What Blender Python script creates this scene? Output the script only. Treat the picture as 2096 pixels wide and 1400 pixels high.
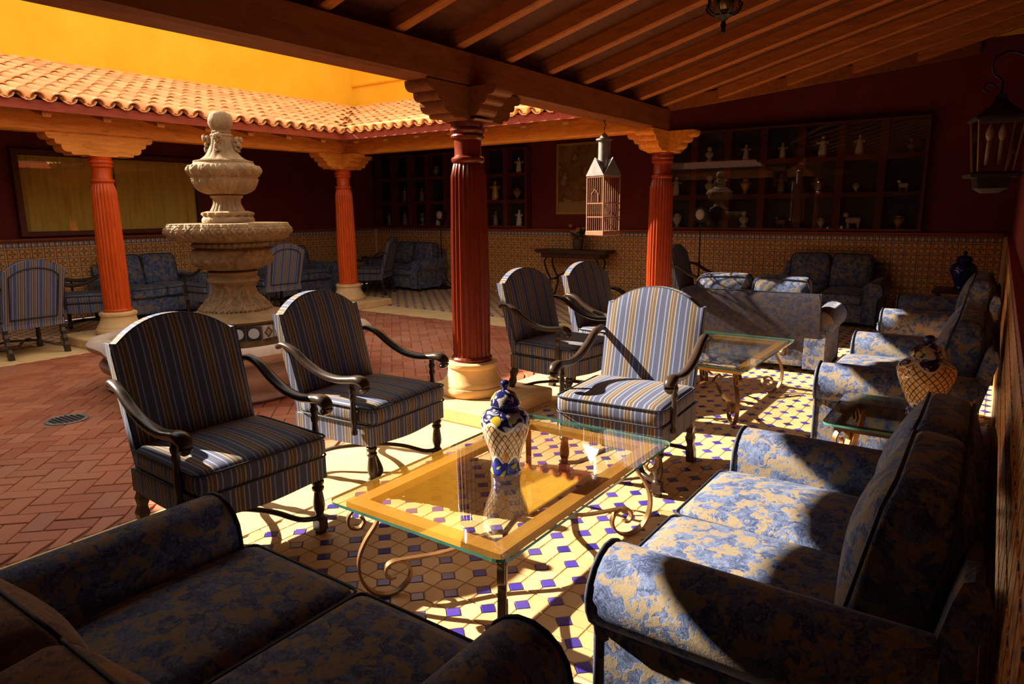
import bpy, bmesh, math, random
from mathutils import Vector, Matrix
random.seed(7)
S = bpy.context.scene
for o in list(bpy.data.objects): bpy.data.objects.remove(o)
COL = S.collection
PI = math.pi

# ------------------------------------------------------------------ camera
F_PX, PITCH, ROLL, YAW, CAM_H = 1397.0, 10.99, -0.489, 35.3, 1.6
def cam_axes():
    p, r, y = map(math.radians, (PITCH, ROLL, YAW))
    f0 = Vector((-math.sin(y), math.cos(y), 0)); r0 = Vector((math.cos(y), math.sin(y), 0)); u0 = Vector((0, 0, 1))
    f = f0*math.cos(p) - u0*math.sin(p); u = u0*math.cos(p) + f0*math.sin(p)
    right = r0*math.cos(r) + u*math.sin(r); up = u*math.cos(r) - r0*math.sin(r)
    return right, up, f
RIGHT, UP, FWD = cam_axes()
cd = bpy.data.cameras.new('camera'); cam = bpy.data.objects.new('camera', cd); COL.objects.link(cam)
cd.sensor_width = 36.0; cd.lens = F_PX/2096*36.0; cd.clip_start = 0.02; cd.clip_end = 200
cam.matrix_world = Matrix(((RIGHT.x, UP.x, -FWD.x, 0), (RIGHT.y, UP.y, -FWD.y, 0), (RIGHT.z, UP.z, -FWD.z, CAM_H), (0, 0, 0, 1)))
S.camera = cam
def seen_size(p, margin=60):
    "rough size on screen of a point's neighbourhood (px per metre), 0 when outside the frame"
    v = Vector(p) - Vector((0, 0, CAM_H)); d = v.dot(FWD)
    if d < .3: return 0
    x = 1048 + F_PX*v.dot(RIGHT)/d; y = 700 - F_PX*v.dot(UP)/d
    if x < -margin or x > 2096+margin or y < -margin or y > 1400+margin: return 0
    return F_PX/d

# ------------------------------------------------------------------ light
SUN_DIR = Vector((1.0, .26, -.62))
sl = bpy.data.lights.new('sun', 'SUN'); sl.energy = 19.0; sl.angle = math.radians(.6); sl.color = (1, .88, .70)
so = bpy.data.objects.new('sun', sl); COL.objects.link(so)
so.rotation_euler = SUN_DIR.to_track_quat('-Z', 'Y').to_euler(); so.location = (-20, -5, 14)
w = bpy.data.worlds.new('sky'); S.world = w; w.use_nodes = True
bg = w.node_tree.nodes['Background']; bg.inputs[0].default_value = (1.0, .93, .84, 1); bg.inputs[1].default_value = 1.55
S.view_settings.view_transform = 'Standard'; S.view_settings.look = 'None'
S.view_settings.exposure = 0.0; S.view_settings.gamma = 1.0; S.view_settings.use_curve_mapping = False

# ------------------------------------------------------------------ node helpers
class NT:
    def __init__(s, name, rough=.6, spec=.5, metal=0.0):
        s.m = bpy.data.materials.new(name); s.m.use_nodes = True; s.t = s.m.node_tree; s.n = s.t.nodes
        s.b = s.n['Principled BSDF']; s.b.inputs['Roughness'].default_value = rough
        s.b.inputs['Specular IOR Level'].default_value = spec; s.b.inputs['Metallic'].default_value = metal
        s.out = s.n['Material Output']
    def new(s, t): return s.n.new(t)
    def put(s, sock, v):
        if isinstance(v, bpy.types.NodeSocket): s.t.links.new(v, sock)
        elif isinstance(v, (tuple, list)):
            sock.default_value = tuple(v) + ((1,) if len(v) == 3 and len(sock.default_value) == 4 else ())
        else: sock.default_value = v
    def obj(s): return s.new('ShaderNodeTexCoord').outputs['Object']
    def gen(s): return s.new('ShaderNodeNewGeometry').outputs['Position']
    def uv(s): return s.new('ShaderNodeTexCoord').outputs['UV']
    def mapping(s, v, scale=(1, 1, 1), loc=(0, 0, 0), rot=(0, 0, 0)):
        k = s.new('ShaderNodeMapping'); s.put(k.inputs[0], v); k.inputs['Scale'].default_value = scale
        k.inputs['Location'].default_value = loc; k.inputs['Rotation'].default_value = rot; return k.outputs[0]
    def noise(s, v, scale=5, detail=3, rough=.5, dist=0, col=False):
        k = s.new('ShaderNodeTexNoise'); s.put(k.inputs['Vector'], v); k.inputs['Scale'].default_value = scale
        k.inputs['Detail'].default_value = detail; k.inputs['Roughness'].default_value = rough; k.inputs['Distortion'].default_value = dist
        return k.outputs['Color' if col else 'Fac']
    def voro(s, v, scale=5, feature='F1', out='Distance', rand=1.0):
        k = s.new('ShaderNodeTexVoronoi'); k.feature = feature; s.put(k.inputs['Vector'], v); k.inputs['Scale'].default_value = scale
        k.inputs['Randomness'].default_value = rand
        return k.outputs[out]
    def wave(s, v, scale=5, dist=2, detail=2, dscale=1, typ='BANDS', dirn='X'):
        k = s.new('ShaderNodeTexWave'); k.wave_type = typ
        if typ == 'BANDS': k.bands_direction = dirn
        else: k.rings_direction = 'SPHERICAL'
        s.put(k.inputs['Vector'], v); k.inputs['Scale'].default_value = scale; k.inputs['Distortion'].default_value = dist
        k.inputs['Detail'].default_value = detail; k.inputs['Detail Scale'].default_value = dscale; return k.outputs['Fac']
    def math(s, op, a, b=0.0, c=None, clamp=False):
        k = s.new('ShaderNodeMath'); k.operation = op; k.use_clamp = clamp; s.put(k.inputs[0], a); s.put(k.inputs[1], b)
        if c is not None: s.put(k.inputs[2], c)
        return k.outputs[0]
    def sep(s, v):
        k = s.new('ShaderNodeSeparateXYZ'); s.put(k.inputs[0], v); return k.outputs
    def comb(s, x, y, z):
        k = s.new('ShaderNodeCombineXYZ'); s.put(k.inputs[0], x); s.put(k.inputs[1], y); s.put(k.inputs[2], z); return k.outputs[0]
    def vadd(s, a, b, op='ADD'):
        k = s.new('ShaderNodeVectorMath'); k.operation = op; s.put(k.inputs[0], a); s.put(k.inputs[1], b); return k.outputs[0]
    def vscale(s, a, f):
        k = s.new('ShaderNodeVectorMath'); k.operation = 'SCALE'; s.put(k.inputs[0], a); s.put(k.inputs['Scale'], f); return k.outputs[0]
    def ramp(s, f, stops, interp='LINEAR'):
        k = s.new('ShaderNodeValToRGB'); cr = k.color_ramp; cr.interpolation = interp
        while len(cr.elements) < len(stops): cr.elements.new(.5)
        for e, (p, c) in zip(cr.elements, stops): e.position = p; e.color = (*c, 1) if len(c) == 3 else c
        s.put(k.inputs[0], f); return k.outputs[0]
    def mix(s, f, a, b, mode='MIX'):
        k = s.new('ShaderNodeMix'); k.data_type = 'RGBA'; k.blend_type = mode; s.put(k.inputs[0], f); s.put(k.inputs[6], a); s.put(k.inputs[7], b); return k.outputs[2]
    def rand(s):
        "a per-piece random number: object random plus mesh-island random"
        a = s.new('ShaderNodeObjectInfo').outputs['Random']; g = s.new('ShaderNodeNewGeometry').outputs['Random Per Island']
        return s.math('FRACT', s.math('ADD', a, g))
    def bump(s, h, strength=.3, dist=.01):
        k = s.new('ShaderNodeBump'); k.inputs['Strength'].default_value = strength; k.inputs['Distance'].default_value = dist
        s.put(k.inputs['Height'], h); s.t.links.new(k.outputs[0], s.b.inputs['Normal'])
    def color(s, c): s.put(s.b.inputs['Base Color'], c); return s
    def rough(s, r): s.put(s.b.inputs['Roughness'], r); return s

M = {}
def simple(name, col, rough=.6, var=.25, nscale=12, spec=.5, metal=0, bump=0, rnd=0.0):
    t = NT(name, rough, spec, metal); v = t.obj()
    f = t.noise(v, nscale, 5, .6)
    lo = tuple(max(0, x*(1-var)) for x in col); hi = tuple(min(1, x*(1+var)) for x in col)
    c = t.ramp(f, [(.25, lo), (.75, hi)])
    if rnd:
        r = t.rand(); k = t.math('MULTIPLY_ADD', r, 2*rnd, 1-rnd)
        c = t.mix(1.0, c, t.comb(k, k, k), 'MULTIPLY')
    t.color(c)
    if bump: t.bump(t.noise(v, nscale*4, 4, .6), bump, .006)
    M[name] = t.m; return t

def wood(name, col, rough=.45, axis='Y', scale=14, var=.35, rnd=.12):
    t = NT(name, rough, .32); sc = {'X': (1, 7, 7), 'Y': (7, 1, 7), 'Z': (7, 7, 1)}[axis]
    v = t.mapping(t.obj(), sc); f = t.noise(v, scale*.25, 6, .65, .6)
    c = t.ramp(f, [(.28, tuple(x*(1-var) for x in col)), (.5, col), (.78, tuple(min(1, x*(1+var)) for x in col))])
    r = t.rand(); k = t.math('MULTIPLY_ADD', r, 2*rnd, 1-rnd); t.color(t.mix(1.0, c, t.comb(k, k, k), 'MULTIPLY'))
    t.bump(f, .15, .004); M[name] = t.m

simple('stone_warm', (.74, .48, .215), .75, .18, 7, .3, 0, .25)
simple('kerb_stone', (.82, .54, .24), .7, .14, 4, .3, 0, .2, .08)
simple('grout', (.46, .36, .25), .9, .15, 20)
simple('brick_joint', (.20, .10, .065), .9, .2, 20)
simple('red_wall', (.17, .022, .012), .75, .2, 3, .25, 0, .1)
simple('plaster_dark', (.22, .05, .025), .8, .2, 3)
simple('dark_iron', (.03, .022, .018), .45, .3, 20, .5, .4)
simple('black_panel', (.012, .016, .013), .6, .3, 8)
simple('zinc', (.30, .27, .25), .45, .3, 10, .5, .7)
simple('brass', (.55, .38, .16), .35, .2, 10, .5, .9)
simple('figure_pale', (.60, .50, .40), .55, .25, 25)
simple('figure_dark', (.20, .13, .09), .5, .3, 25)
simple('figure_gold', (.55, .33, .08), .4, .3, 25, .5, .3)
simple('leaf', (.06, .11, .035), .5, .4, 15)
simple('flower', (.45, .20, .08), .6, .4, 15)
simple('terracotta_pot', (.10, .055, .035), .7, .3, 15)
simple('bulb', (.62, .42, .28), .3, .1, 5)
simple('cage_wood', (.28, .10, .04), .6, .25, 20)
simple('drain_metal', (.26, .24, .22), .5, .3, 20, .5, .5)
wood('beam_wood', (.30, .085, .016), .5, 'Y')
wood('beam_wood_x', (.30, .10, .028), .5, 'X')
wood('honey_wood', (.84, .29, .030), .5, 'Y')  # brighter copy of the beam wood, courtyard light put into the colour
wood('lit_wood_x', (.84, .29, .030), .5, 'X')
wood('rafter_wood', (.50, .145, .022), .5, 'X')
wood('rafter_wood_y', (.50, .145, .022), .5, 'Y')
wood('deck_wood', (.12, .032, .009), .6, 'Y')
wood('column_wood_lit', (.60, .075, .007), .35, 'Z', 18, .25, .05)  # lit, half-lit and dark copies of one wood; the light is in the colour
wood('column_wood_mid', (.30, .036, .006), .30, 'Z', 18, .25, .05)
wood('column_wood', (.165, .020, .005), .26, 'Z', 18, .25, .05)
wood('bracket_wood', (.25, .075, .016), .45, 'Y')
wood('shelf_wood', (.12, .022, .010), .5, 'X')
wood('trim_wood', (.30, .055, .018), .45, 'X')
wood('trim_wood_y', (.30, .055, .018), .45, 'Y')
wood('chair_wood', (.045, .026, .017), .28, 'Z', 16, .3, .05)
wood('table_frame_wood', (.52, .24, .045), .35, 'Y', 16, .18, .03)
wood('console_wood', (.07, .03, .016), .4, 'X')
wood('fascia_red', (.34, .05, .018), .55, 'Y')

def mat_yellow():
    t = NT('yellow_wall', .85, .2); v = t.gen(); f = t.noise(v, 1.3, 6, .62); g = t.noise(v, 9, 4, .6)
    c = t.ramp(f, [(.3, (.86, .47, .020)), (.55, (.93, .54, .028)), (.75, (.93, .60, .060))])
    t.color(t.mix(t.math('MULTIPLY', g, .25), c, (.80, .44, .03))); t.bump(g, .2, .01); M['yellow_wall'] = t.m
mat_yellow()
def mat_clay():
    t = NT('clay_tile', .55, .35); v = t.gen(); f = t.noise(v, 14, 5, .65); r = t.rand()
    c = t.ramp(r, [(0, (.68, .42, .18)), (.45, (.76, .50, .225)), (.8, (.80, .56, .28)), (1, (.66, .37, .15))])
    t.color(t.mix(t.math('MULTIPLY', f, .5), c, (.60, .36, .16))); t.rough(t.math('MULTIPLY_ADD', f, .3, .38)); t.bump(f, .12, .004); M['clay_tile'] = t.m
    t = NT('blue_tile', .25, .5); r = t.rand(); t.color(t.ramp(r, [(0, (.030, .020, .22)), (.5, (.055, .035, .34)), (.85, (.09, .06, .36)), (1, (.02, .02, .10))])); M['blue_tile'] = t.m
mat_clay()
def mat_brick():
    t = NT('brick', .7, .3); v = t.gen(); r = t.rand(); f = t.noise(v, 30, 5, .7); g = t.noise(v, 1.1, 4, .6)
    c = t.ramp(r, [(0, (.36, .098, .040)), (.4, (.47, .14, .058)), (.75, (.54, .18, .082)), (1, (.42, .16, .09))])
    c = t.mix(t.math('MULTIPLY', f, .45), c, (.28, .10, .055)); c = t.mix(t.ramp(g, [(.45, (0, 0, 0)), (.75, (.5, .5, .5))]), c, (.52, .25, .14))
    t.color(c); t.rough(t.ramp(g, [(.3, (.42, .42, .42)), (.7, (.75, .75, .75))])); t.bump(f, .3, .006); M['brick'] = t.m
mat_brick()
def mat_roof():
    t = NT('roof_tile', .8, .2); v = t.gen(); r = t.rand(); f = t.noise(v, 16, 5, .7)
    c = t.ramp(r, [(0, (.78, .26, .075)), (.3, (.90, .40, .13)), (.7, (.94, .52, .20)), (1, (.82, .32, .09))])
    t.color(t.mix(t.math('MULTIPLY', f, .55), c, (.90, .60, .30))); t.bump(f, .2, .006); M['roof_tile'] = t.m
mat_roof()
def mat_fount():
    t = NT('fountain_stone', .75, .3); v = t.obj(); f = t.noise(v, 6, 6, .65); g = t.noise(v, 28, 4, .6)
    c = t.ramp(f, [(.25, (.15, .080, .032)), (.5, (.29, .175, .075)), (.75, (.41, .265, .13))])
    c = t.mix(t.math('MULTIPLY', g, .35), c, (.17, .10, .055)); t.color(c); t.bump(g, .6, .015); M['fountain_stone'] = t.m
    t = NT('pool_stone', .7, .3); v = t.obj(); f = t.noise(v, 5, 6, .65)
    t.color(t.ramp(f, [(.25, (.40, .27, .20)), (.6, (.56, .41, .31)), (.8, (.62, .50, .40))])); t.bump(t.noise(v, 30, 4), .35, .008); M['pool_stone'] = t.m
mat_fount()
def mat_stripe():
    t = NT('stripe_fabric', .75, .25); p = t.sep(t.obj()); nx = t.math('GREATER_THAN', t.math('ABSOLUTE', t.sep(t.new('ShaderNodeTexCoord').outputs['Normal'])[0]), .75)
    pos = t.math('ADD', t.math('MULTIPLY', p[0], t.math('SUBTRACT', 1.0, nx)), t.math('MULTIPLY', p[1], nx))
    x = t.math('FRACT', t.math('ADD', t.math('DIVIDE', pos, .132), .5+20))
    weave = t.noise(t.mapping(t.obj(), (300, 30, 30)), 1.5, 3, .7)
    tan, cream, blue, lb = (.11, .054, .019), (.38, .295, .175), (.046, .054, .122), (.23, .26, .40)
    c = t.ramp(x, [(0, blue), (.10, lb), (.16, blue), (.30, cream), (.345, tan), (.44, cream), (.465, tan), (.60, cream), (.65, blue), (.78, lb), (.83, blue)], 'CONSTANT')
    c = t.mix(t.math('MULTIPLY', weave, .4), c, t.mix(.5, c, (.38, .40, .48)))
    t.color(c); t.b.inputs['Sheen Weight'].default_value = .12; t.b.inputs['Sheen Roughness'].default_value = .4
    t.bump(weave, .2, .003); M['stripe_fabric'] = t.m
mat_stripe()
def mat_damask(name, blue, light, tan, sc=1.0, sheen=.28):
    t = NT(name, .8, .2); v = t.mapping(t.obj(), (sc, sc, sc))
    def warp(scale, amt): return t.vadd(v, t.vscale(t.vadd(t.noise(v, scale, 2, .5, 0, True), (.5, .5, .5), 'SUBTRACT'), amt))
    w1, w2, w3 = warp(8, .20), warp(18, .11), warp(30, .05)
    leafs = t.voro(w2, 15, 'SMOOTH_F1'); curls = t.wave(w1, 7, 10, 2, 1.8, 'RINGS')
    fld = t.math('ADD', t.math('MULTIPLY', leafs, .95), t.math('ADD', t.math('MULTIPLY', t.noise(w1, 12, 3, .55, 1.4), .60), t.math('MULTIPLY', curls, .16)))
    ground = t.ramp(fld, [(.83, (0, 0, 0)), (.86, (1, 1, 1))])
    outline = t.ramp(fld, [(.785, (0, 0, 0)), (.805, (1, 1, 1)), (.83, (1, 1, 1)), (.845, (0, 0, 0))])
    vein = t.ramp(t.wave(w3, 34, 5, 2, 2.0, 'BANDS', 'DIAGONAL'), [(.80, (0, 0, 0)), (.92, (1, 1, 1))])
    shade = t.ramp(t.noise(w2, 17, 3, .6, .8), [(.40, (0, 0, 0)), (.62, (1, 1, 1))])
    fine = t.noise(v, 120, 3, .7)
    b = t.mix(t.math('MULTIPLY', shade, .75), blue, light); b = t.mix(t.math('MULTIPLY', vein, .40), b, tuple(min(1, x*1.5) for x in light)); b = t.mix(t.math('MULTIPLY', outline, .45), b, tuple(min(1, x*1.35) for x in light))
    tn = t.mix(t.ramp(t.noise(w3, 40, 3, .6, .5), [(.5, (0, 0, 0)), (.66, (.6, .6, .6))]), tan, b)
    c = t.mix(ground, b, tn); c = t.mix(t.math('MULTIPLY', fine, .35), c, blue)
    t.color(c); t.b.inputs['Sheen Weight'].default_value = sheen; t.b.inputs['Sheen Roughness'].default_value = .3; t.b.inputs['Sheen Tint'].default_value = (.75, .82, 1, 1)
    t.bump(t.math('ADD', ground, fine), .25, .004); M[name] = t.m
mat_damask('damask', (.036, .050, .120), (.17, .215, .36), (.31, .23, .125), 1.25)
mat_damask('damask_shaded', (.022, .020, .036), (.048, .043, .068), (.070, .045, .030), 1.5, .08)  # darkened damask, shade on the turned sofa back put into the colour
mat_damask('damask_warm_lit', (.13, .080, .060), (.26, .165, .12), (.34, .18, .075), 1.1, .2)  # brown tint paints warm reflected light onto the near sofa's back
simple('piping', (.018, .020, .034), .7, .2, 20)
simple('iron_gold', (.22, .11, .040), .42, .35, 16, .5, .55)
def mat_dado():
    t = NT('dado_tile', .32, .5); p = t.sep(t.uv()); x = t.math('SUBTRACT', p[0], .5); y = t.math('SUBTRACT', p[1], .5)
    r = t.math('SQRT', t.math('ADD', t.math('MULTIPLY', x, x), t.math('MULTIPLY', y, y))); a = t.math('ARCTAN2', y, x)
    c4 = t.math('COSINE', t.math('MULTIPLY', a, 4)); c8 = t.math('COSINE', t.math('MULTIPLY', a, 8))
    petal = t.math('LESS_THAN', r, t.math('MULTIPLY_ADD', c4, .09, .22)); core = t.math('LESS_THAN', r, t.math('MULTIPLY_ADD', c8, .03, .12))
    ringm = t.math('LESS_THAN', t.math('ABSOLUTE', t.math('SUBTRACT', r, t.math('MULTIPLY_ADD', c4, -.06, .44))), .045)
    corner = t.math('GREATER_THAN', r, .56)
    rr = t.rand()
    base = t.ramp(rr, [(0, (.82, .40, .06)), (.5, (.90, .50, .10)), (1, (.84, .36, .045))])
    c = t.mix(petal, base, (.17, .10, .15)); c = t.mix(ringm, c, (.42, .13, .030)); c = t.mix(core, c, (.55, .30, .07)); c = t.mix(corner, c, (.10, .09, .22))
    n = t.noise(t.gen(), 40, 3); c = t.mix(t.math('MULTIPLY', n, .25), c, (.40, .20, .08))
    t.color(c); M['dado_tile'] = t.m
    t = NT('border_tile', .32, .5); p = t.sep(t.uv()); x = t.math('SUBTRACT', p[0], .5); y = t.math('SUBTRACT', p[1], .5)
    s1 = t.math('ADD', t.math('ABSOLUTE', x), t.math('ABSOLUTE', t.math('MULTIPLY', y, .9)))
    c = t.mix(t.math('LESS_THAN', s1, .40), (.13, .11, .21), (.50, .30, .13)); c = t.mix(t.math('LESS_THAN', s1, .2), c, (.68, .58, .48))
    t.color(c); M['border_tile'] = t.m
    t = NT('fountain_tile', .3, .5); p = t.sep(t.uv()); x = t.math('ABSOLUTE', t.math('SUBTRACT', p[0], .5)); y = t.math('ABSOLUTE', t.math('SUBTRACT', p[1], .5))
    r = t.math('SQRT', t.math('ADD', t.math('MULTIPLY', x, x), t.math('MULTIPLY', y, y))); d = t.math('ADD', x, y); rr = t.math('GREATER_THAN', t.rand(), .66)
    A = t.mix(t.math('LESS_THAN', d, .42), (.62, .56, .46), (.10, .06, .05)); A = t.mix(t.math('LESS_THAN', d, .25), A, (.50, .30, .12))
    B = t.mix(t.math('LESS_THAN', r, .36), (.03, .03, .05), (.70, .68, .62)); t.color(t.mix(rr, A, B)); M['fountain_tile'] = t.m
    simple('dado_grout', (.85, .62, .34), .8, .1, 10)
mat_dado()
def mat_vase(name, light, mid, zt=.205, zb=.075):
    t = NT(name, .12, .6); v = t.obj(); p = t.sep(v); z = p[2]; a = t.math('ARCTAN2', p[1], p[0])
    sw = t.math('MULTIPLY', t.math('SINE', t.math('MULTIPLY', a, 5)), .018)
    zz = t.math('ADD', z, sw)
    net = t.comb(t.math('MULTIPLY', a, 3.2), t.math('MULTIPLY', z, 22), 0)
    rn = t.mapping(net, (1, 1, 1), (0, 0, 0), (0, 0, PI/4)); q = t.sep(rn)
    gx = t.math('LESS_THAN', t.math('ABSOLUTE', t.math('SUBTRACT', t.math('FRACT', t.math('MULTIPLY', q[0], 1.6)), .5)), .10)
    gy = t.math('LESS_THAN', t.math('ABSOLUTE', t.math('SUBTRACT', t.math('FRACT', t.math('MULTIPLY', q[1], 1.6)), .5)), .10)
    body = t.mix(t.math('MAXIMUM', gx, gy), light, (.10, .045, .03))
    flo = t.ramp(t.voro(t.comb(a, t.math('MULTIPLY', z, 9), 0), 1.4), [(.26, (1, 1, 1)), (.32, (0, 0, 0))]); body = t.mix(flo, body, mid)
    top = t.mix(t.ramp(t.voro(v, 15), [(.33, (1, 1, 1)), (.37, (0, 0, 0))]), (.012, .014, .09), (.50, .36, .03)); top = t.mix(t.ramp(t.noise(v, 22, 2, .5, 1.0), [(.52, (0, 0, 0)), (.56, (1, 1, 1))]), top, (.45, .40, .36))
    c = t.mix(t.math('GREATER_THAN', zz, zt), body, top)
    c = t.mix(t.math('LESS_THAN', t.math('ABSOLUTE', t.math('SUBTRACT', zz, zt)), .006), c, (.75, .66, .50))
    bot = t.mix(t.ramp(t.voro(v, 17), [(.38, (1, 1, 1)), (.42, (0, 0, 0))]), (.015, .02, .16), (.40, .34, .04))
    c = t.mix(t.math('LESS_THAN', zz, zb), c, bot); c = t.mix(t.math('LESS_THAN', t.math('ABSOLUTE', t.math('SUBTRACT', zz, zb)), .006), c, (.75, .66, .50))
    c = t.mix(t.math('LESS_THAN', t.math('ABSOLUTE', t.math('SUBTRACT', t.math('ADD', z, t.math('MULTIPLY', sw, -1)), .028)), .018), c, (.02, .025, .22))
    t.color(c); t.b.inputs['Coat Weight'].default_value = .6; t.b.inputs['Coat Roughness'].default_value = .08; M[name] = t.m
mat_vase('vase_paint', (.66, .47, .27), (.52, .16, .03), .225, .07); mat_vase('vase_paint_orange', (.85, .50, .17), (.66, .22, .035), .268, .05)
simple('cobalt_glaze', (.012, .016, .11), .12, .3, 20, .6)
def glass(name, tint, refl=1.0, ior=1.5, rough=0.0):
    t = NT(name); n = t.n; tr = n.new('ShaderNodeBsdfTransparent'); tr.inputs[0].default_value = (*tint, 1)
    gl = n.new('ShaderNodeBsdfGlossy'); gl.inputs['Roughness'].default_value = rough; gl.inputs[0].default_value = (refl, refl, refl, 1)
    lw = n.new('ShaderNodeLayerWeight'); lw.inputs[0].default_value = .5; f0 = ((ior-1)/(ior+1))**2
    fr = t.math('MULTIPLY_ADD', t.math('POWER', lw.outputs['Facing'], 3.2), 1-f0, f0, True).node; mx = n.new('ShaderNodeMixShader')
    t.t.links.new(fr.outputs[0], mx.inputs[0]); t.t.links.new(tr.outputs[0], mx.inputs[1]); t.t.links.new(gl.outputs[0], mx.inputs[2]); t.t.links.new(mx.outputs[0], t.out.inputs[0])
    n.remove(t.b); M[name] = t.m
glass('table_glass', (.95, .97, .95), 1.0, 1.62); glass('pane_glass', (.93, .93, .90)); glass('lantern_glass', (.80, .78, .70)); glass('dark_glass', (.34, .32, .28), 1.0, 1.7)
simple('glass_edge', (.06, .20, .15), .1, .3, 10, .7)
def mat_curtain():
    t = NT('curtain', .8, .2); p = t.obj(); f = t.noise(t.mapping(p, (1, 9, 1)), 1.2, 3, .6)
    t.color(t.ramp(f, [(.3, (.74, .48, .07)), (.5, (.93, .66, .14)), (.7, (.80, .62, .16))])); t.bump(t.noise(t.mapping(p, (1, 60, 2)), 2, 2), .3, .01); M['curtain'] = t.m
    t = NT('painting', .5, .3); v = t.obj(); w_ = t.vadd(v, t.vscale(t.noise(v, 5, 3, .6, 0, True), .12))
    k = t.voro(w_, 5.2); c = t.ramp(k, [(.10, (.42, .27, .12)), (.24, (.30, .15, .045)), (.34, (.13, .07, .025)), (.6, (.22, .12, .035))])
    c = t.mix(t.ramp(t.noise(v, 3, 4, .6), [(.45, (0, 0, 0)), (.65, (.8, .8, .8))]), c, (.34, .19, .05)); z = t.sep(v)[2]
    c = t.mix(t.math('LESS_THAN', t.math('ADD', z, t.math('MULTIPLY', t.noise(v, 4), .2)), -.28), c, (.38, .26, .10)); t.color(c); M['painting'] = t.m
mat_curtain()

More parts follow.
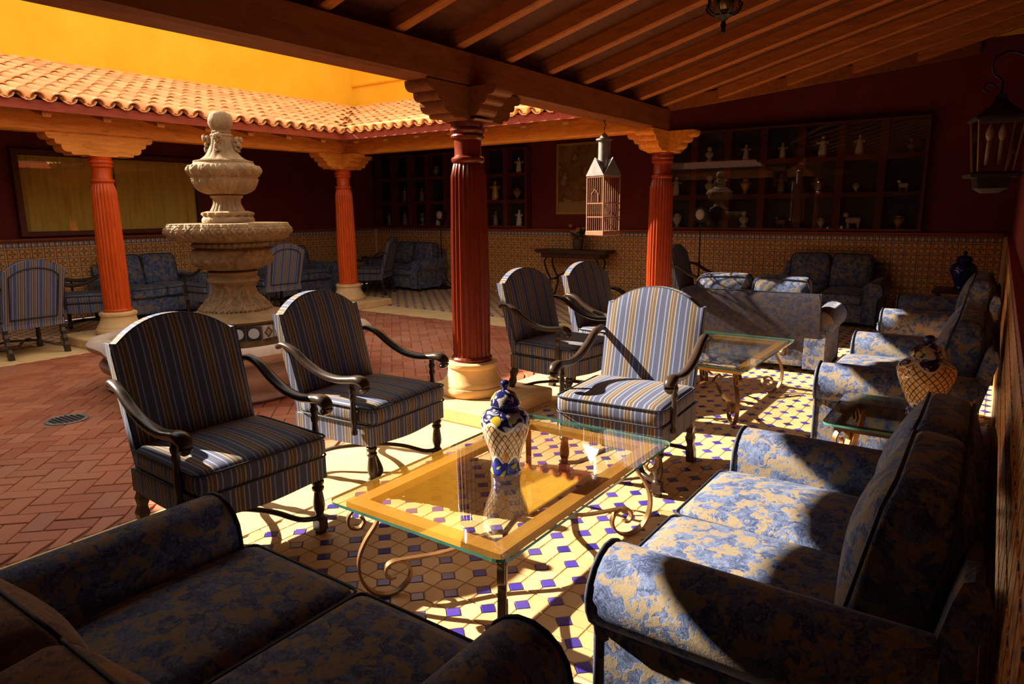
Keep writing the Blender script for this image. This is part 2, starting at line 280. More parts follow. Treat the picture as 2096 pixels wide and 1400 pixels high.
# ------------------------------------------------------------------ mesh helpers
class MB:
    def __init__(s): s.v = []; s.f = []; s.mi = []; s.uvf = {}
    def add(s, vs, fs, mi=0):
        b = len(s.v); s.v += [tuple(x) for x in vs]
        for f in fs: s.f.append(tuple(i+b for i in f)); s.mi.append(mi)
        return s
    def box(s, x0, x1, y0, y1, z0, z1, mi=0, M_=None):
        vs = [Vector((x, y, z)) for z in (z0, z1) for y in (y0, y1) for x in (x0, x1)]
        if M_ is not None: vs = [M_ @ q for q in vs]
        return s.add(vs, [(0, 2, 3, 1), (4, 5, 7, 6), (0, 1, 5, 4), (2, 6, 7, 3), (0, 4, 6, 2), (1, 3, 7, 5)], mi)
    def bevbox(s, x0, x1, y0, y1, z0, z1, b=.01, mi=0, M_=None):
        "box with chamfered top and bottom outline"
        def ring(z, k): return [(x0+k, y0+k, z), (x1-k, y0+k, z), (x1-k, y1-k, z), (x0+k, y1-k, z)]
        rings = [ring(z0, b), ring(z0+b, 0), ring(z1-b, 0), ring(z1, b)]; vs = [Vector(q) for r in rings for q in r]
        if M_ is not None: vs = [M_ @ q for q in vs]
        fs = [(3, 2, 1, 0), (12, 13, 14, 15)]
        for k in range(3):
            for i in range(4): j = (i+1) % 4; fs.append((k*4+i, k*4+j, k*4+4+j, k*4+4+i))
        return s.add(vs, fs, mi)
    def loft(s, rings, cap=True, closed=True, mi=0):
        n = len(rings[0]); vs = [q for r in rings for q in r]; fs = []
        for k in range(len(rings)-1):
            for i in range(n if closed else n-1):
                j = (i+1) % n; fs.append((k*n+i, k*n+j, (k+1)*n+j, (k+1)*n+i))
        if cap: fs.append(tuple(range(n-1, -1, -1))); b = (len(rings)-1)*n; fs.append(tuple(range(b, b+n)))
        return s.add(vs, fs, mi)
    def lathe(s, prof, n=24, c=(0, 0, 0), mod=None, mi=0, cap=True):
        "prof: list of (r, z); mod(r, z, angle) -> r"
        rings = []
        for r, z in prof:
            ring = []
            for i in range(n):
                a = 2*PI*i/n; rr = mod(r, z, a) if mod else r; ring.append((c[0]+rr*math.cos(a), c[1]+rr*math.sin(a), c[2]+z))
            rings.append(ring)
        return s.loft(rings, cap, True, mi)
    def tube(s, pts, rad, n=8, sx=1.0, sz=1.0, mi=0, upv=(0, 0, 1), cap=True, closed=False):
        pts = [Vector(p) for p in pts]; rings = []; m = len(pts)
        for k, p in enumerate(pts):
            if closed: t = pts[(k+1) % m]-pts[k-1]
            else: t = pts[min(k+1, m-1)]-pts[max(k-1, 0)]
            t.normalize(); u = Vector(upv); a = t.cross(u)
            if a.length < 1e-3: a = t.cross(Vector((1, 0, 0)))
            a.normalize(); b = a.cross(t).normalized(); r = rad[k] if isinstance(rad, (list, tuple)) else rad
            rings.append([p + a*(math.cos(2*PI*i/n)*r*sx) + b*(math.sin(2*PI*i/n)*r*sz) for i in range(n)])
        if closed: rings.append(rings[0]); cap = False
        return s.loft(rings, cap, True, mi)
    def band(s, pts, w, th, wdir, mi=0):
        "flat bar: width w along wdir, thickness th in the plane of the curve"
        pts = [Vector(p) for p in pts]; wd = Vector(wdir).normalized(); rings = []; m = len(pts)
        for k, p in enumerate(pts):
            t = (pts[min(k+1, m-1)]-pts[max(k-1, 0)]).normalized(); nrm = t.cross(wd).normalized()
            rings.append([p+wd*w/2+nrm*th/2, p-wd*w/2+nrm*th/2, p-wd*w/2-nrm*th/2, p+wd*w/2-nrm*th/2])
        return s.loft(rings, True, True, mi)
    def prism(s, outline, axis, a0, a1, mi=0):
        "extrude a 2D outline along an axis; outline coordinates are the two other axes in order"
        def mk(q, a):
            if axis == 'X': return (a, q[0], q[1])
            if axis == 'Y': return (q[0], a, q[1])
            return (q[0], q[1], a)
        return s.loft([[mk(q, a0) for q in outline], [mk(q, a1) for q in outline]], True, True, mi)
    def pillow(s, c, h, rad=.04, bulge=(0, 0, 0), n=10, M_=None, mi=0, sag=None):
        "rounded box centred at c with half sizes h; bulge lifts the middle of the faces along each axis"
        key = {}; vs = []; fs = []; h = Vector(h)
        def vert(q):
            k = tuple(round(x, 5) for x in q)
            if k in key: return key[k]
            r = Vector((q[0]*h.x, q[1]*h.y, q[2]*h.z)); inn = Vector([max(-(h[i]-rad), min(h[i]-rad, r[i])) for i in range(3)]); d = r-inn
            if d.length > 1e-9: r = inn + d.normalized()*rad
            for i in range(3):
                if bulge[i]:
                    j, l = (i+1) % 3, (i+2) % 3; r[i] += bulge[i]*q[i]*(1-q[j]**2)*(1-q[l]**2)
            if sag: r = sag(r, q)
            r = r + Vector(c)
            if M_ is not None: r = M_ @ r
            key[k] = len(vs); vs.append(r); return key[k]
        g = [-1+2*i/n for i in range(n+1)]
        g = [math.copysign(abs(x)**.75, x) for x in g]
        for ax in range(3):
            for sg in (-1, 1):
                for i in range(n):
                    for j in range(n):
                        def P(u, v):
                            q = [0, 0, 0]; q[ax] = sg; q[(ax+1) % 3] = u; q[(ax+2) % 3] = v; return vert(q)
                        f = (P(g[i], g[j]), P(g[i+1], g[j]), P(g[i+1], g[j+1]), P(g[i], g[j+1])); fs.append(f if sg > 0 else f[::-1])
        return s.add(vs, fs, mi)
    def mesh(s, name, mats, smooth=False, autos=None, uv=None):
        me = bpy.data.meshes.new(name); me.from_pydata(s.v, [], s.f); me.update()
        for m in (mats if isinstance(mats, (list, tuple)) else [mats]): me.materials.append(M[m])
        if any(s.mi): me.polygons.foreach_set('material_index', s.mi)
        if smooth:
            me.polygons.foreach_set('use_smooth', [True]*len(me.polygons))
            if autos: me.set_sharp_from_angle(angle=math.radians(autos))
        if uv: uv(me)
        return me
    def build(s, name, mats, parent=None, smooth=False, autos=None, loc=None, uv=None):
        return link(name, s.mesh(name, mats, smooth, autos, uv), parent, loc)

def link(name, me, parent=None, loc=None, rot=None):
    o = bpy.data.objects.new(name, me); COL.objects.link(o)
    if parent: o.parent = parent
    if loc is not None: o.location = loc
    if rot is not None: o.rotation_euler = rot
    return o
def tag(o, label=None, cat=None, group=None, kind=None):
    if label: o['label'] = label
    if cat: o['category'] = cat
    if group: o['group'] = group
    if kind: o['kind'] = kind
    return o
def thing(name, label, cat, loc=(0, 0, 0), rz=0, group=None):
    o = bpy.data.objects.new(name, None); COL.objects.link(o); o.location = loc; o.rotation_euler = (0, 0, rz); o.empty_display_size = .1
    return tag(o, label, cat, group)
def copy_tree(o, parent=None):
    c = o.copy(); COL.objects.link(c); c.parent = parent
    for ch in list(o.children): copy_tree(ch, c)
    return c
def dup(o, label, loc, rz, group=None):
    c = copy_tree(o); c['label'] = label; c.location = loc; c.rotation_euler = (0, 0, rz)
    if group: c['group'] = group
    return c
def struct(name, mb, mats, smooth=False, **k):
    o = mb.build(name, mats, None, smooth); o['kind'] = 'structure'
    for a, b in k.items(): o[a] = b
    return o
def spline(pts, n=6):
    "Catmull-Rom through points"
    P = [Vector(p) for p in pts]; P = [P[0]*2-P[1]] + P + [P[-1]*2-P[-2]]; out = []
    for i in range(1, len(P)-2):
        for k in range(n):
            t = k/n; a, b, c, d = P[i-1], P[i], P[i+1], P[i+2]
            out.append(.5*((2*b)+(c-a)*t+(2*a-5*b+4*c-d)*t*t+(3*b-a-3*c+d)*t**3))
    out.append(P[-2]); return out

# ------------------------------------------------------------------ layout constants
XL, XR, YB, YF = -11.5, .12, 11.0, -3.0          # left, right, back, front walls of the galleries
CX0, CX1, CY0, CY1 = -8.55, -3.60, .5, 7.62      # courtyard brick
KW, KWR, KWB = .92, .66, .62                     # kerb widths
BX0, BX1, BY1 = -8.95, -3.45, 7.97               # beam axes
P1, P2, PL, PC = (-3.45, 4.30), (-3.45, 8.08), (-8.95, 4.08), (-8.95, 7.85)
BZ0, BZ1 = 2.50, 2.74
SLP = .26

# ------------------------------------------------------------------ floors
fl = MB(); fl.box(XL, CX0-KW, YF, YB, -.1, -.006); fl.box(CX1+KWR, XR+3, YF, YB, -.1, -.006); fl.box(CX0-KW, CX1+KWR, CY1+KWB, YB, -.1, -.006); fl.box(CX0-KW, CX1+KWR, YF, CY0-KW, -.1, -.006)
floor = struct('floor', fl, 'grout', label='gallery floor of pale clay tiles with blue insets')
G = .1; DH = .038; X0, Y0 = -1.75, 2.205
def cell_shape(par, g=.0022):
    a, b = g, G-g; c = DH+g
    if par == 0: return [(c+g, a), (b, a), (b, b-(c-g)), (b-(c-g), b), (a, b), (a, c+g)]       # clipped at (0,0) and (1,1)
    return [(a, a), (b-(c-g), a), (b, c+g), (b, b), (c+g, b), (a, b-(c-g))]                     # clipped at (1,0) and (0,1)
def tile_mb(mb, outl, ox, oy, z0=-.006, z1=0.0, bev=.0022):
    n = len(outl); cx = sum(p[0] for p in outl)/n; cy = sum(p[1] for p in outl)/n
    inn = [(p[0]+(cx-p[0])*bev/.05, p[1]+(cy-p[1])*bev/.05) for p in outl]
    vs = [(ox+p[0], oy+p[1], z0) for p in outl]+[(ox+p[0], oy+p[1], z1-.0015) for p in outl]+[(ox+p[0], oy+p[1], z1) for p in inn]
    fs = [tuple(range(2*n, 3*n))]
    for k in (0, n):
        for i in range(n): j = (i+1) % n; fs.append((k+i, k+j, k+n+j, k+n+i))
    mb.add(vs, fs)
def in_floor(x, y):
    if not (XL < x < XR and YF < y < YB): return False
    return x < CX0-KW or x > CX1+KWR or y > CY1+KWB
cells = []; dots = []
for i in range(-98, 19):
    for j in range(-30, 88):
        x, y = X0+i*G, Y0+j*G
        if in_floor(x+.02, y+.02) and in_floor(x+G-.02, y+G-.02):
            sz = seen_size((x, y, 0))
            if sz or y > -1 and x > -4: cells.append((sz, i, j, x, y))
        if (i+j) % 2 == 0 and in_floor(x-.03, y-.03) and in_floor(x+.03, y+.03):
            sz = seen_size((x, y, 0))
            if sz or y > -1 and x > -4: dots.append((sz, x, y))
cells.sort(reverse=True); dots.sort(reverse=True)
tm = []
for p in (0, 1):
    mb = MB(); tile_mb(mb, cell_shape(p), -G/2, -G/2); tm.append(mb.mesh('clay_tile', 'clay_tile'))
def floor_open(x, y):
    "floor patches the photograph shows (not under sofas)"
    return not ((-2.3 < x < -.55 and y < 1.25) or (x > -.85 and (y < 3.2 or 4.4 < y < 6.1)))
vis = [c for c in cells if floor_open(c[3]+.05, c[4]+.05)]; big = vis[:300]; bigset = {(c[1], c[2]) for c in big}
for sz, i, j, x, y in big: link('clay_tile', tm[(i+j) % 2], floor, (x+G/2, y+G/2, random.uniform(-.0006, .0006)))
rest = MB()
for sz, i, j, x, y in cells:
    if (i, j) not in bigset: tile_mb(rest, cell_shape((i+j) % 2), x, y)
rest.build('clay_tiles', 'clay_tile', floor)['kind'] = 'stuff'
dm = MB(); D = [(-DH, 0), (0, -DH), (DH, 0), (0, DH)]; tile_mb(dm, D, 0, 0, -.006, .0005, .004); dmesh = dm.mesh('blue_inset', 'blue_tile')
visd = [d for d in dots if floor_open(d[1], d[2])]; bigd = set(visd[:300])
for sz, x, y in visd[:300]: link('blue_inset', dmesh, floor, (x, y, 0))
rest = MB()
for d in dots:
    if d not in bigd: tile_mb(rest, D, d[1], d[2], -.006, .0005, .004)
rest.build('blue_insets', 'blue_tile', floor)['kind'] = 'stuff'

# courtyard: herringbone brick
cb = MB(); cb.box(CX0, CX1, CY0, CY1, -.1, -.010); court = struct('floor_courtyard', cb, 'brick_joint', label='sunken courtyard floor of red herringbone brick')
BW = .118; BJ = .007
bm_ = MB(); bm_.bevbox(BJ/2-BW, BW-BJ/2, BJ/2-BW/2, BW/2-BJ/2, -.035, 0, .004); bmesh_ = bm_.mesh('brick', 'brick')
bricks = []
ca = math.sqrt(.5)
for a in range(-80, 80):
    for b in range(-40, 40):
        for kind in (0, 1):
            u, v = (a+2*b+1, a-2*b+.5) if kind == 0 else (a+2*b+.5, a-2*b+2)
            u *= BW; v *= BW; x = -6.2+(u-v)*ca; y = 4.1+(u+v)*ca
            if CX0+.02 < x < CX1-.02 and CY0+.02 < y < CY1-.02:
                inside = CX0+.13 < x < CX1-.13 and CY0+.13 < y < CY1-.13
                bricks.append((seen_size((x, y, 0)) if inside else 0, x, y, PI/4 + (PI/2 if kind else 0)))
bricks.sort(reverse=True)
def brick_hidden(x, y): return math.hypot(x+6.0, y-3.83) < 1.15
bb = [b for b in bricks if not brick_hidden(b[1], b[2]) and b[0] > 0]; bigb = set(bb[:300])
for sz, x, y, r in bb[:300]: link('brick', bmesh_, court, (x, y, random.uniform(-.003, .001)), (random.uniform(-.006, .006), random.uniform(-.006, .006), r))
rest = MB()
def clipc(v): return (min(max(v[0], CX0+.002), CX1-.002), min(max(v[1], CY0+.002), CY1-.002), v[2])
for b in bricks:
    if b in bigb: continue
    Mx = Matrix.Translation((b[1], b[2], 0)) @ Matrix.Rotation(b[3], 4, 'Z'); t0 = len(rest.v)
    rest.bevbox(BJ/2-BW, BW-BJ/2, BJ/2-BW/2, BW/2-BJ/2, -.035, 0, .004, 0, Mx)
    for k in range(t0, len(rest.v)): rest.v[k] = clipc(rest.v[k])
rest.build('bricks', 'brick', court)['kind'] = 'stuff'

# kerb of pale stone slabs round the courtyard
kerb = struct('trim_1', MB().box(CX0-KW, CX0, CY0-KW, CY1+KWB, -.1, -.012).box(CX1, CX1+KWR, CY0-KW, CY1+KWB, -.1, -.012).box(CX0, CX1, CY1, CY1+KWB, -.1, -.012).box(CX0, CX1, CY0-KW, CY0, -.1, -.012), 'grout', label='pale stone kerb round the brick courtyard')
def slabs(x0, x1, y0, y1, nx, ny):
    for i in range(nx):
        for j in range(ny):
            w_, h_ = (x1-x0)/nx, (y1-y0)/ny; g = .003
            MB().bevbox(-w_/2+g, w_/2-g, -h_/2+g, h_/2-g, -.03, .002, .004).build('stone_slab', 'kerb_stone', kerb, loc=(x0+(i+.5)*w_, y0+(j+.5)*h_, 0))
slabs(CX0-KW, CX0, CY0, CY1, 1, 9); slabs(CX1, CX1+KWR, CY0, CY1, 1, 9); slabs(CX0-KW, CX1+KWR, CY1, CY1+KWB, 8, 1); slabs(CX0-KW, CX1+KWR, CY0-KW, CY0, 8, 1)

# ------------------------------------------------------------------ walls
WT = 4.79
wl = struct('wall_left', MB().box(XL-.3, XL, YF, YB+.3, 0, 3.62), 'red_wall', label='dark red gallery wall with tiled dado and curtained window')
wb = struct('wall_back', MB().box(XL, -.5, YB, YB+.3, 0, 3.70).box(-.5, XR+.3, YB, YB+.3, 0, 3.86), 'red_wall', label='dark red back wall with tiled dado and display niches')
wr = struct('wall_right', MB().box(XR, XR+.3, 1.0, YB, 0, 3.86), 'red_wall', label='dark red wall with tiled dado behind the row of sofas')
struct('wall_front', MB().box(XL, XR+3, YF-.3, YF, 0, 3.75).box(XR+3, XR+3.3, YF, 1.3, 0, 3.75).box(XR+.3, XR+3, 1.0, 1.3, 0, 3.75), 'red_wall', label='dark red walls behind the viewpoint')
YU = 10.5
struct('wall_upper_left', MB().box(XL-.3, XL, YF-.3, YU+.3, 3.64, WT).box(XL-.3, XL, 6.7, YU+.3, WT, 7.4), 'yellow_wall', label='bright yellow plaster wall above the tiled roof')  # unseen upper parts here and below raised so the glass table reflects yellow
wu = struct('wall_upper_back', MB().box(XL, XR+.3, YU, YU+.3, 3.64, 7.4), 'yellow_wall', label='bright yellow plaster wall above the far roof')
MB().prism([(YU+.02, 4.16), (YU-.035, 4.16), (YU-.05, 4.19), (YU-.05, 4.22), (YU+.02, 4.24)], 'X', XL+.01, XR+.3).build('ledge', 'yellow_wall', wu)
struct('wall_upper_front', MB().box(XL, XR+.3, YF-.3, YF, 3.76, WT), 'yellow_wall', label='yellow plaster wall above the near roof')

# dado tiles
def tile_uv(me):
    uvl = me.uv_layers.new(name='UVMap')
    for p in me.polygons:
        c = [me.vertices[i].co for i in p.vertices]
        for k, li in enumerate(p.loop_indices):
            v = me.vertices[me.loops[li].vertex_index].co; uvl.data[li].uv = (v.x/.158+.5, v.z/.158+.5)
TP = .158
def dado_tile_mesh(name, w_, h_, mat):
    mb = MB(); a, b = w_/2-.004, h_/2-.004
    vs = [(-a, 0, -b), (a, 0, -b), (a, 0, b), (-a, 0, b), (-a+.006, -.012, -b+.006), (a-.006, -.012, -b+.006), (a-.006, -.012, b-.006), (-a+.006, -.012, b-.006)]
    mb.add(vs, [(4, 5, 6, 7), (0, 1, 5, 4), (1, 2, 6, 5), (2, 3, 7, 6), (3, 0, 4, 7)])
    def uvf(me):
        uvl = me.uv_layers.new(name='UVMap')
        for li, l in enumerate(me.loops): v = me.vertices[l.vertex_index].co; uvl.data[li].uv = (v.x/w_+.5, v.z/h_+.5)
    return mb.mesh(name, mat, uv=uvf)
DTM = dado_tile_mesh('dado_tile', TP, TP, 'dado_tile'); BTM = dado_tile_mesh('border_tile', TP/2, .088, 'border_tile')
def dado(wall, frame, length, s0, gname):
    "frame(s) -> world point on the wall face; tiles go from s0 along the wall"
    ang = frame[2]; n = int(length/TP); items = []
    # backing
    org = Vector(frame[0]); dirv = Vector(frame[1]); nrm = Vector((math.sin(ang), -math.cos(ang), 0))
    for i in range(n):
        for j in range(7):
            p = org+dirv*(s0+(i+.5)*TP)+nrm*.016+Vector((0, 0, (j+.5)*TP)); items.append((seen_size(p), DTM, 'dado_tile', p))
    for i in range(2*n):
        p = org+dirv*(s0+(i+.5)*TP/2)+nrm*.016+Vector((0, 0, 7*TP+.044)); items.append((seen_size(p), BTM, 'border_tile', p))
    for nm, me in (('dado_tile', DTM), ('border_tile', BTM)):
        L = sorted([t for t in items if t[2] == nm and t[0] > 0], key=lambda t: -t[0])
        for t in L[:300]: link(nm, me, wall, t[3], (0, 0, ang))
        if L[300:]:
            mb = MB(); uvs = []
            for t in L[300:]:
                R = Matrix.Translation(t[3]) @ Matrix.Rotation(ang, 4, 'Z')
                mb.add([R @ v.co for v in me.vertices], [tuple(p.vertices) for p in me.polygons]); uvs += [tuple(d.uv) for d in me.uv_layers[0].data]
            def uvf(m2, uvs=uvs):
                ul = m2.uv_layers.new(name='UVMap')
                for li, u in enumerate(uvs): ul.data[li].uv = u
            mb.build(nm+'s', nm, wall, uv=uvf)['kind'] = 'stuff'
ZD = 7*TP+.088
MB().box(XL+.02, XR-.02, YB-.016, YB, 0, ZD).build('tile_bed', 'dado_grout', wb)
MB().box(XL, XL+.016, 1.6, YB-.02, 0, ZD).build('tile_bed', 'dado_grout', wl)
MB().box(XR-.016, XR, 1.02, YB-.02, 0, ZD).build('tile_bed', 'dado_grout', wr)
dado(wb, ((XL, YB, 0), (1, 0, 0), 0), XR-XL-.02, .02, 'back')
dado(wl, ((XL, 1.6, 0), (0, 1, 0), PI/2), YB-1.62, 0, 'left')
dado(wr, ((XR, YB, 0), (0, -1, 0), -PI/2), YB-1.1, .02, 'right')
# wooden ledge on top of the dado
struct('trim_2', MB().prism([(YB, ZD), (YB-.055, ZD), (YB-.07, ZD+.02), (YB-.07, ZD+.045), (YB, ZD+.06)], 'X', XL+.07, XR-.07), 'trim_wood', label='red wooden ledge above the back tiled dado')
struct('trim_3', MB().prism([(XL, ZD), (XL+.055, ZD), (XL+.07, ZD+.02), (XL+.07, ZD+.045), (XL, ZD+.06)], 'Y', 1.5, YB), 'trim_wood_y', label='red wooden ledge above the left tiled dado')
struct('trim_4', MB().prism([(XR, ZD), (XR-.035, ZD), (XR-.045, ZD+.02), (XR-.045, ZD+.05), (XR, ZD+.065)], 'Y', 1.02, YB), 'trim_wood_y', label='red wooden ledge above the right tiled dado')

# ------------------------------------------------------------------ ceilings and roofs
def zc_r(x): return BZ1 + SLP*(x-BX1)           # rafter underside, right gallery
def zc_l(x): return BZ1 + SLP*(BX0-x)
def zc_b(y): return BZ1 + SLP*(y-BY1)
RH, RWD = .12, .09
EX_R, EX_L, EY_B = -3.95, -8.45, 7.47           # eave lines
def valley_y(x): return BY1 + (x-BX1)            # right gallery meets back gallery
dk = MB()
def slab_quad(mb, pts, th=.05):
    mb.add([p for p in pts]+[(p[0], p[1], p[2]+th) for p in pts], [tuple(range(len(pts)-1, -1, -1)), tuple(range(len(pts), 2*len(pts)))]+[(i, (i+1) % len(pts), len(pts)+(i+1) % len(pts), len(pts)+i) for i in range(len(pts))])
h = RH
xv = BX1+(YB-BY1)
slab_quad(dk, [(EX_R, YF, zc_r(EX_R)+h), (XR, YF, zc_r(XR)+h), (XR, YB, zc_r(XR)+h), (xv, YB, zc_r(xv)+h), (EX_R, valley_y(EX_R), zc_r(EX_R)+h)])
slab_quad(dk, [(EX_L, YF, zc_l(EX_L)+h), (EX_L, EY_B, zc_l(EX_L)+h), (XL, 10.52, zc_l(XL)+h), (XL, YF, zc_l(XL)+h)])
slab_quad(dk, [(EX_L, EY_B, zc_b(EY_B)+h), (EX_R, EY_B, zc_b(EY_B)+h), (xv, YB, zc_b(YB)+h), (XL, YB, zc_b(YB)+h), (XL, 10.52, zc_b(10.52)+h)])
slab_quad(dk, [(XL, YF, 3.62), (EX_L, YF, 3.62), (EX_L, .55, 2.74), (XL, .55, 2.74)][::-1])  # unseen near roof slabs, added to keep the sun off the near sofa
slab_quad(dk, [(EX_L, YF, 3.62), (EX_R, YF, 3.62), (EX_R, .55, 2.74), (EX_L, .55, 2.74)][::-1])
slab_quad(dk, [(XR, YF, zc_r(XR)+h), (XR+3, YF, zc_r(XR)+h), (XR+3, 1.0, zc_r(XR)+h), (XR, 1.0, zc_r(XR)+h)])
ceil = struct('ceiling', dk, 'deck_wood', label='dark sloping board ceiling over the galleries')
def rafter(kind, pos, start, end, mat, zf):
    mb = MB(); z0, z1 = zf(start), zf(end); b = .012; w2 = RWD/2
    def ring(t, z):
        pr = [(-w2, z+RH), (-w2, z+b), (-w2+b, z), (w2-b, z), (w2, z+b), (w2, z+RH)]
        return [((t, q[0], q[1]) if kind == 'X' else (q[0], t, q[1])) for q in pr]
    mb.loft([ring(start, z0), ring(end, z1)]); mb.build('rafter', mat, ceil, loc=(0, pos, 0) if kind == 'X' else (pos, 0, 0))
y = 2.27-.62*6
while y < YB-.2:
    x0 = EX_R+.03 if y < BY1 else BX1+(y-BY1)+.02
    rafter('X', y, x0, XR-.005, 'rafter_wood', zc_r); y += .62
y = .9
while y < YB-.4:
    x0 = EX_L-.03 if y < BY1 else BX0-(y-BY1)
    rafter('X', y, x0, XL+.01, 'rafter_wood', zc_l); y += .62
x = EX_L+.25
while x < EX_R-.1:
    rafter('Y', x, EY_B+.03, YB-.01, 'rafter_wood_y', zc_b); x += .62
# valley rafters on the diagonals
for (xa, xb, sg) in ((BX1-.35, xv-.05, 1), (BX0+.35, XL+.05, -1)):
    ya = BY1+abs(xa-(BX1 if sg > 0 else BX0))*(-1); yb = BY1+abs(xb-(BX1 if sg > 0 else BX0))
    za, zb = zc_b(ya), zc_b(min(yb, YB-.05)); yb = min(yb, YB-.05)
    d = Vector((xb-xa, yb-ya, 0)).normalized(); nn = Vector((-d.y, d.x, 0))*.055
    A, B = Vector((xa, ya, za-.03)), Vector((xb, yb, zb-.03)); up = Vector((0, 0, RH+.02))
    MB().loft([[A-nn, A+nn, A+nn+up, A-nn+up], [B-nn, B+nn, B+nn+up, B-nn+up]]).build('valley_rafter', 'rafter_wood', ceil)
# boards closing the gaps between rafters above the beams
MB().box(BX1-.02, BX1+.02, YF, BY1, BZ1, BZ1+RH+.005).build('blocking_board', 'deck_wood', ceil)
MB().box(BX0-.02, BX0+.02, .5, BY1, BZ1, BZ1+RH+.005).build('blocking_board', 'deck_wood', ceil)
MB().box(BX0, BX1, BY1-.02, BY1+.02, BZ1, BZ1+RH+.005).build('blocking_board', 'deck_wood', ceil)

def beam(name, label, x0, x1, y0, y1, mat, axis):
    b = .02
    if axis == 'Y': o = MB().prism([(x0, BZ0+b), (x0+b, BZ0), (x1-b, BZ0), (x1, BZ0+b), (x1, BZ1), (x0, BZ1)], 'Y', y0, y1)
    else: o = MB().prism([(y0, BZ0+b), (y0+b, BZ0), (y1-b, BZ0), (y1, BZ0+b), (y1, BZ1), (y0, BZ1)], 'X', x0, x1)
    return tag(o.build(name, mat), label, 'beam')
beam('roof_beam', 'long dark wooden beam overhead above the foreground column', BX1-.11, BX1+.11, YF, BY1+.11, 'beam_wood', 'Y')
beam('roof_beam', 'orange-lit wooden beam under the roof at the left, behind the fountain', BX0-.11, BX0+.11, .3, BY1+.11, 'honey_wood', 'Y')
beam('roof_beam', 'orange-lit wooden beam across the far side of the courtyard', BX0+.115, BX1-.115, BY1-.11, BY1+.11, 'lit_wood_x', 'X')
tag(MB().prism([(.25, 2.46), (.45, 2.46), (.45, 2.74), (.25, 2.74)], 'X', XL+.02, BX1-.12).build('roof_beam', 'beam_wood_x'), 'wooden beam of the near gallery just outside the view at left', 'beam')

# fascias and barrel tiles of the two visible roofs
def tile_mesh(L=.40, r0=.086, r1=.074, n=8):
    "cover tile along +Y local (up the slope), half tube with thickness"
    mb = MB(); rings = []
    for (yy, r, dz) in ((0, r0, .012), (L, r1, 0)):
        o = [(r*math.cos(PI*i/n), yy, r*.92*math.sin(PI*i/n)+dz) for i in range(n+1)]
        ii = [((r-.014)*math.cos(PI*i/n), yy, (r-.014)*.92*math.sin(PI*i/n)+dz) for i in range(n, -1, -1)]
        rings.append(o+ii)
    mb.loft(rings); return mb.mesh('roof_tile', 'roof_tile', True, 50)
TME = tile_mesh(); RS = .30
def roof(name, label, kind):
    r = struct(name, MB(), 'roof_tile') if False else None
    L = []; pans = MB(); PITCH_ = .198; STEP = .335; ang = math.atan(RS)
    if kind == 'left': e0, a0, a1 = EX_L+.06, 1.2, 10.6
    else: e0, a0, a1 = EY_B-.06, EX_L-3.3, -4.0
    wallc = (e0-XL) if kind == 'left' else (YU-e0)
    base = MB()
    if kind == 'left': slab_quad(base, [(e0-.05, a0, 2.735), (e0-.05, EY_B-.05, 2.735), (XL, EY_B-.05+(e0-.05-XL), 2.735+RS*(e0-.05-XL)), (XL, a0, 2.735+RS*(e0-.05-XL))], .02)
    else: slab_quad(base, [(EX_L, e0+.05, 2.735), (-4.0, e0+.05, 2.735), (-4.0, YU, 2.735+RS*(YU-e0-.05)), (EX_L-(YU-e0-.05), YU, 2.735+RS*(YU-e0-.05))], .02)
    par = struct(name, base, 'roof_tile', label=label)
    nrow = int(wallc/math.cos(ang)/STEP)+2; items = []
    ncol = int((a1-a0)/PITCH_)
    for i in range(ncol):
        a = a0+(i+.5)*PITCH_
        for j in range(nrow):
            s_ = j*STEP; d = s_*math.cos(ang); z = 2.77+s_*math.sin(ang)
            if d > wallc-.2: continue
            if kind == 'left':
                if a-(EY_B) > d-.02: continue
                p = (e0-d, a, z); rot = (ang, 0, PI/2)
            else:
                if (EX_L-a) > d-.02: continue
                p = (a, e0+d, z); rot = (ang, 0, 0)
            items.append((seen_size(p), p, rot)); 
            q = (p[0], p[1]+PITCH_/2, p[2]) if kind == 'left' else (p[0]+PITCH_/2, p[1], p[2])
            R = Matrix.Translation((q[0], q[1], q[2]-.002)) @ Matrix.Rotation(rot[2], 4, 'Z') @ Matrix.Rotation(ang, 4, 'X')
            n = 5; rr = .08; ring = lambda yy: [R @ Vector((rr*math.cos(PI+PI*k/n), yy, rr*.75*math.sin(PI+PI*k/n)+.055+(0 if yy else 0))) for k in range(n+1)]
            pans.loft([ring(-.02), ring(STEP)], False, False)
    items.sort(key=lambda t: -t[0]); rest = MB()
    for k, (sz, p, rot) in enumerate(items):
        if k < 300 and sz > 0: link('roof_tile', TME, par, (p[0], p[1], p[2]+random.uniform(-.004, .004)), (rot[0], 0, rot[2]+random.uniform(-.03, .03)))
        else:
            R = Matrix.Translation(p) @ Matrix.Rotation(rot[2], 4, 'Z') @ Matrix.Rotation(rot[0], 4, 'X')
            rest.add([R @ v.co for v in TME.vertices], [tuple(q.vertices) for q in TME.polygons])
    if rest.v: rest.build('roof_tiles', 'roof_tile', par, True)['kind'] = 'stuff'
    pans.build('channel_tiles', 'roof_tile', par, True)['kind'] = 'stuff'
    if kind == 'left': MB().box(e0-.06, e0-.02, a0, EY_B+.02, 2.67, 2.775).build('fascia_board', 'fascia_red', par)
    else: MB().box(EX_L+.0, -3.98, e0+.02, e0+.06, 2.67, 2.775).build('fascia_board', 'fascia_red', par)
    return par
roof('roof_left', 'clay barrel tile roof at left under the yellow wall', 'left')
roof('roof_back', 'clay barrel tile roof across the far side of the courtyard', 'back')
MB().box(EX_R-.03, EX_R, YF, EY_B, 2.66, 2.78).build('fascia_board', 'fascia_red', ceil)
RAD = math.radians
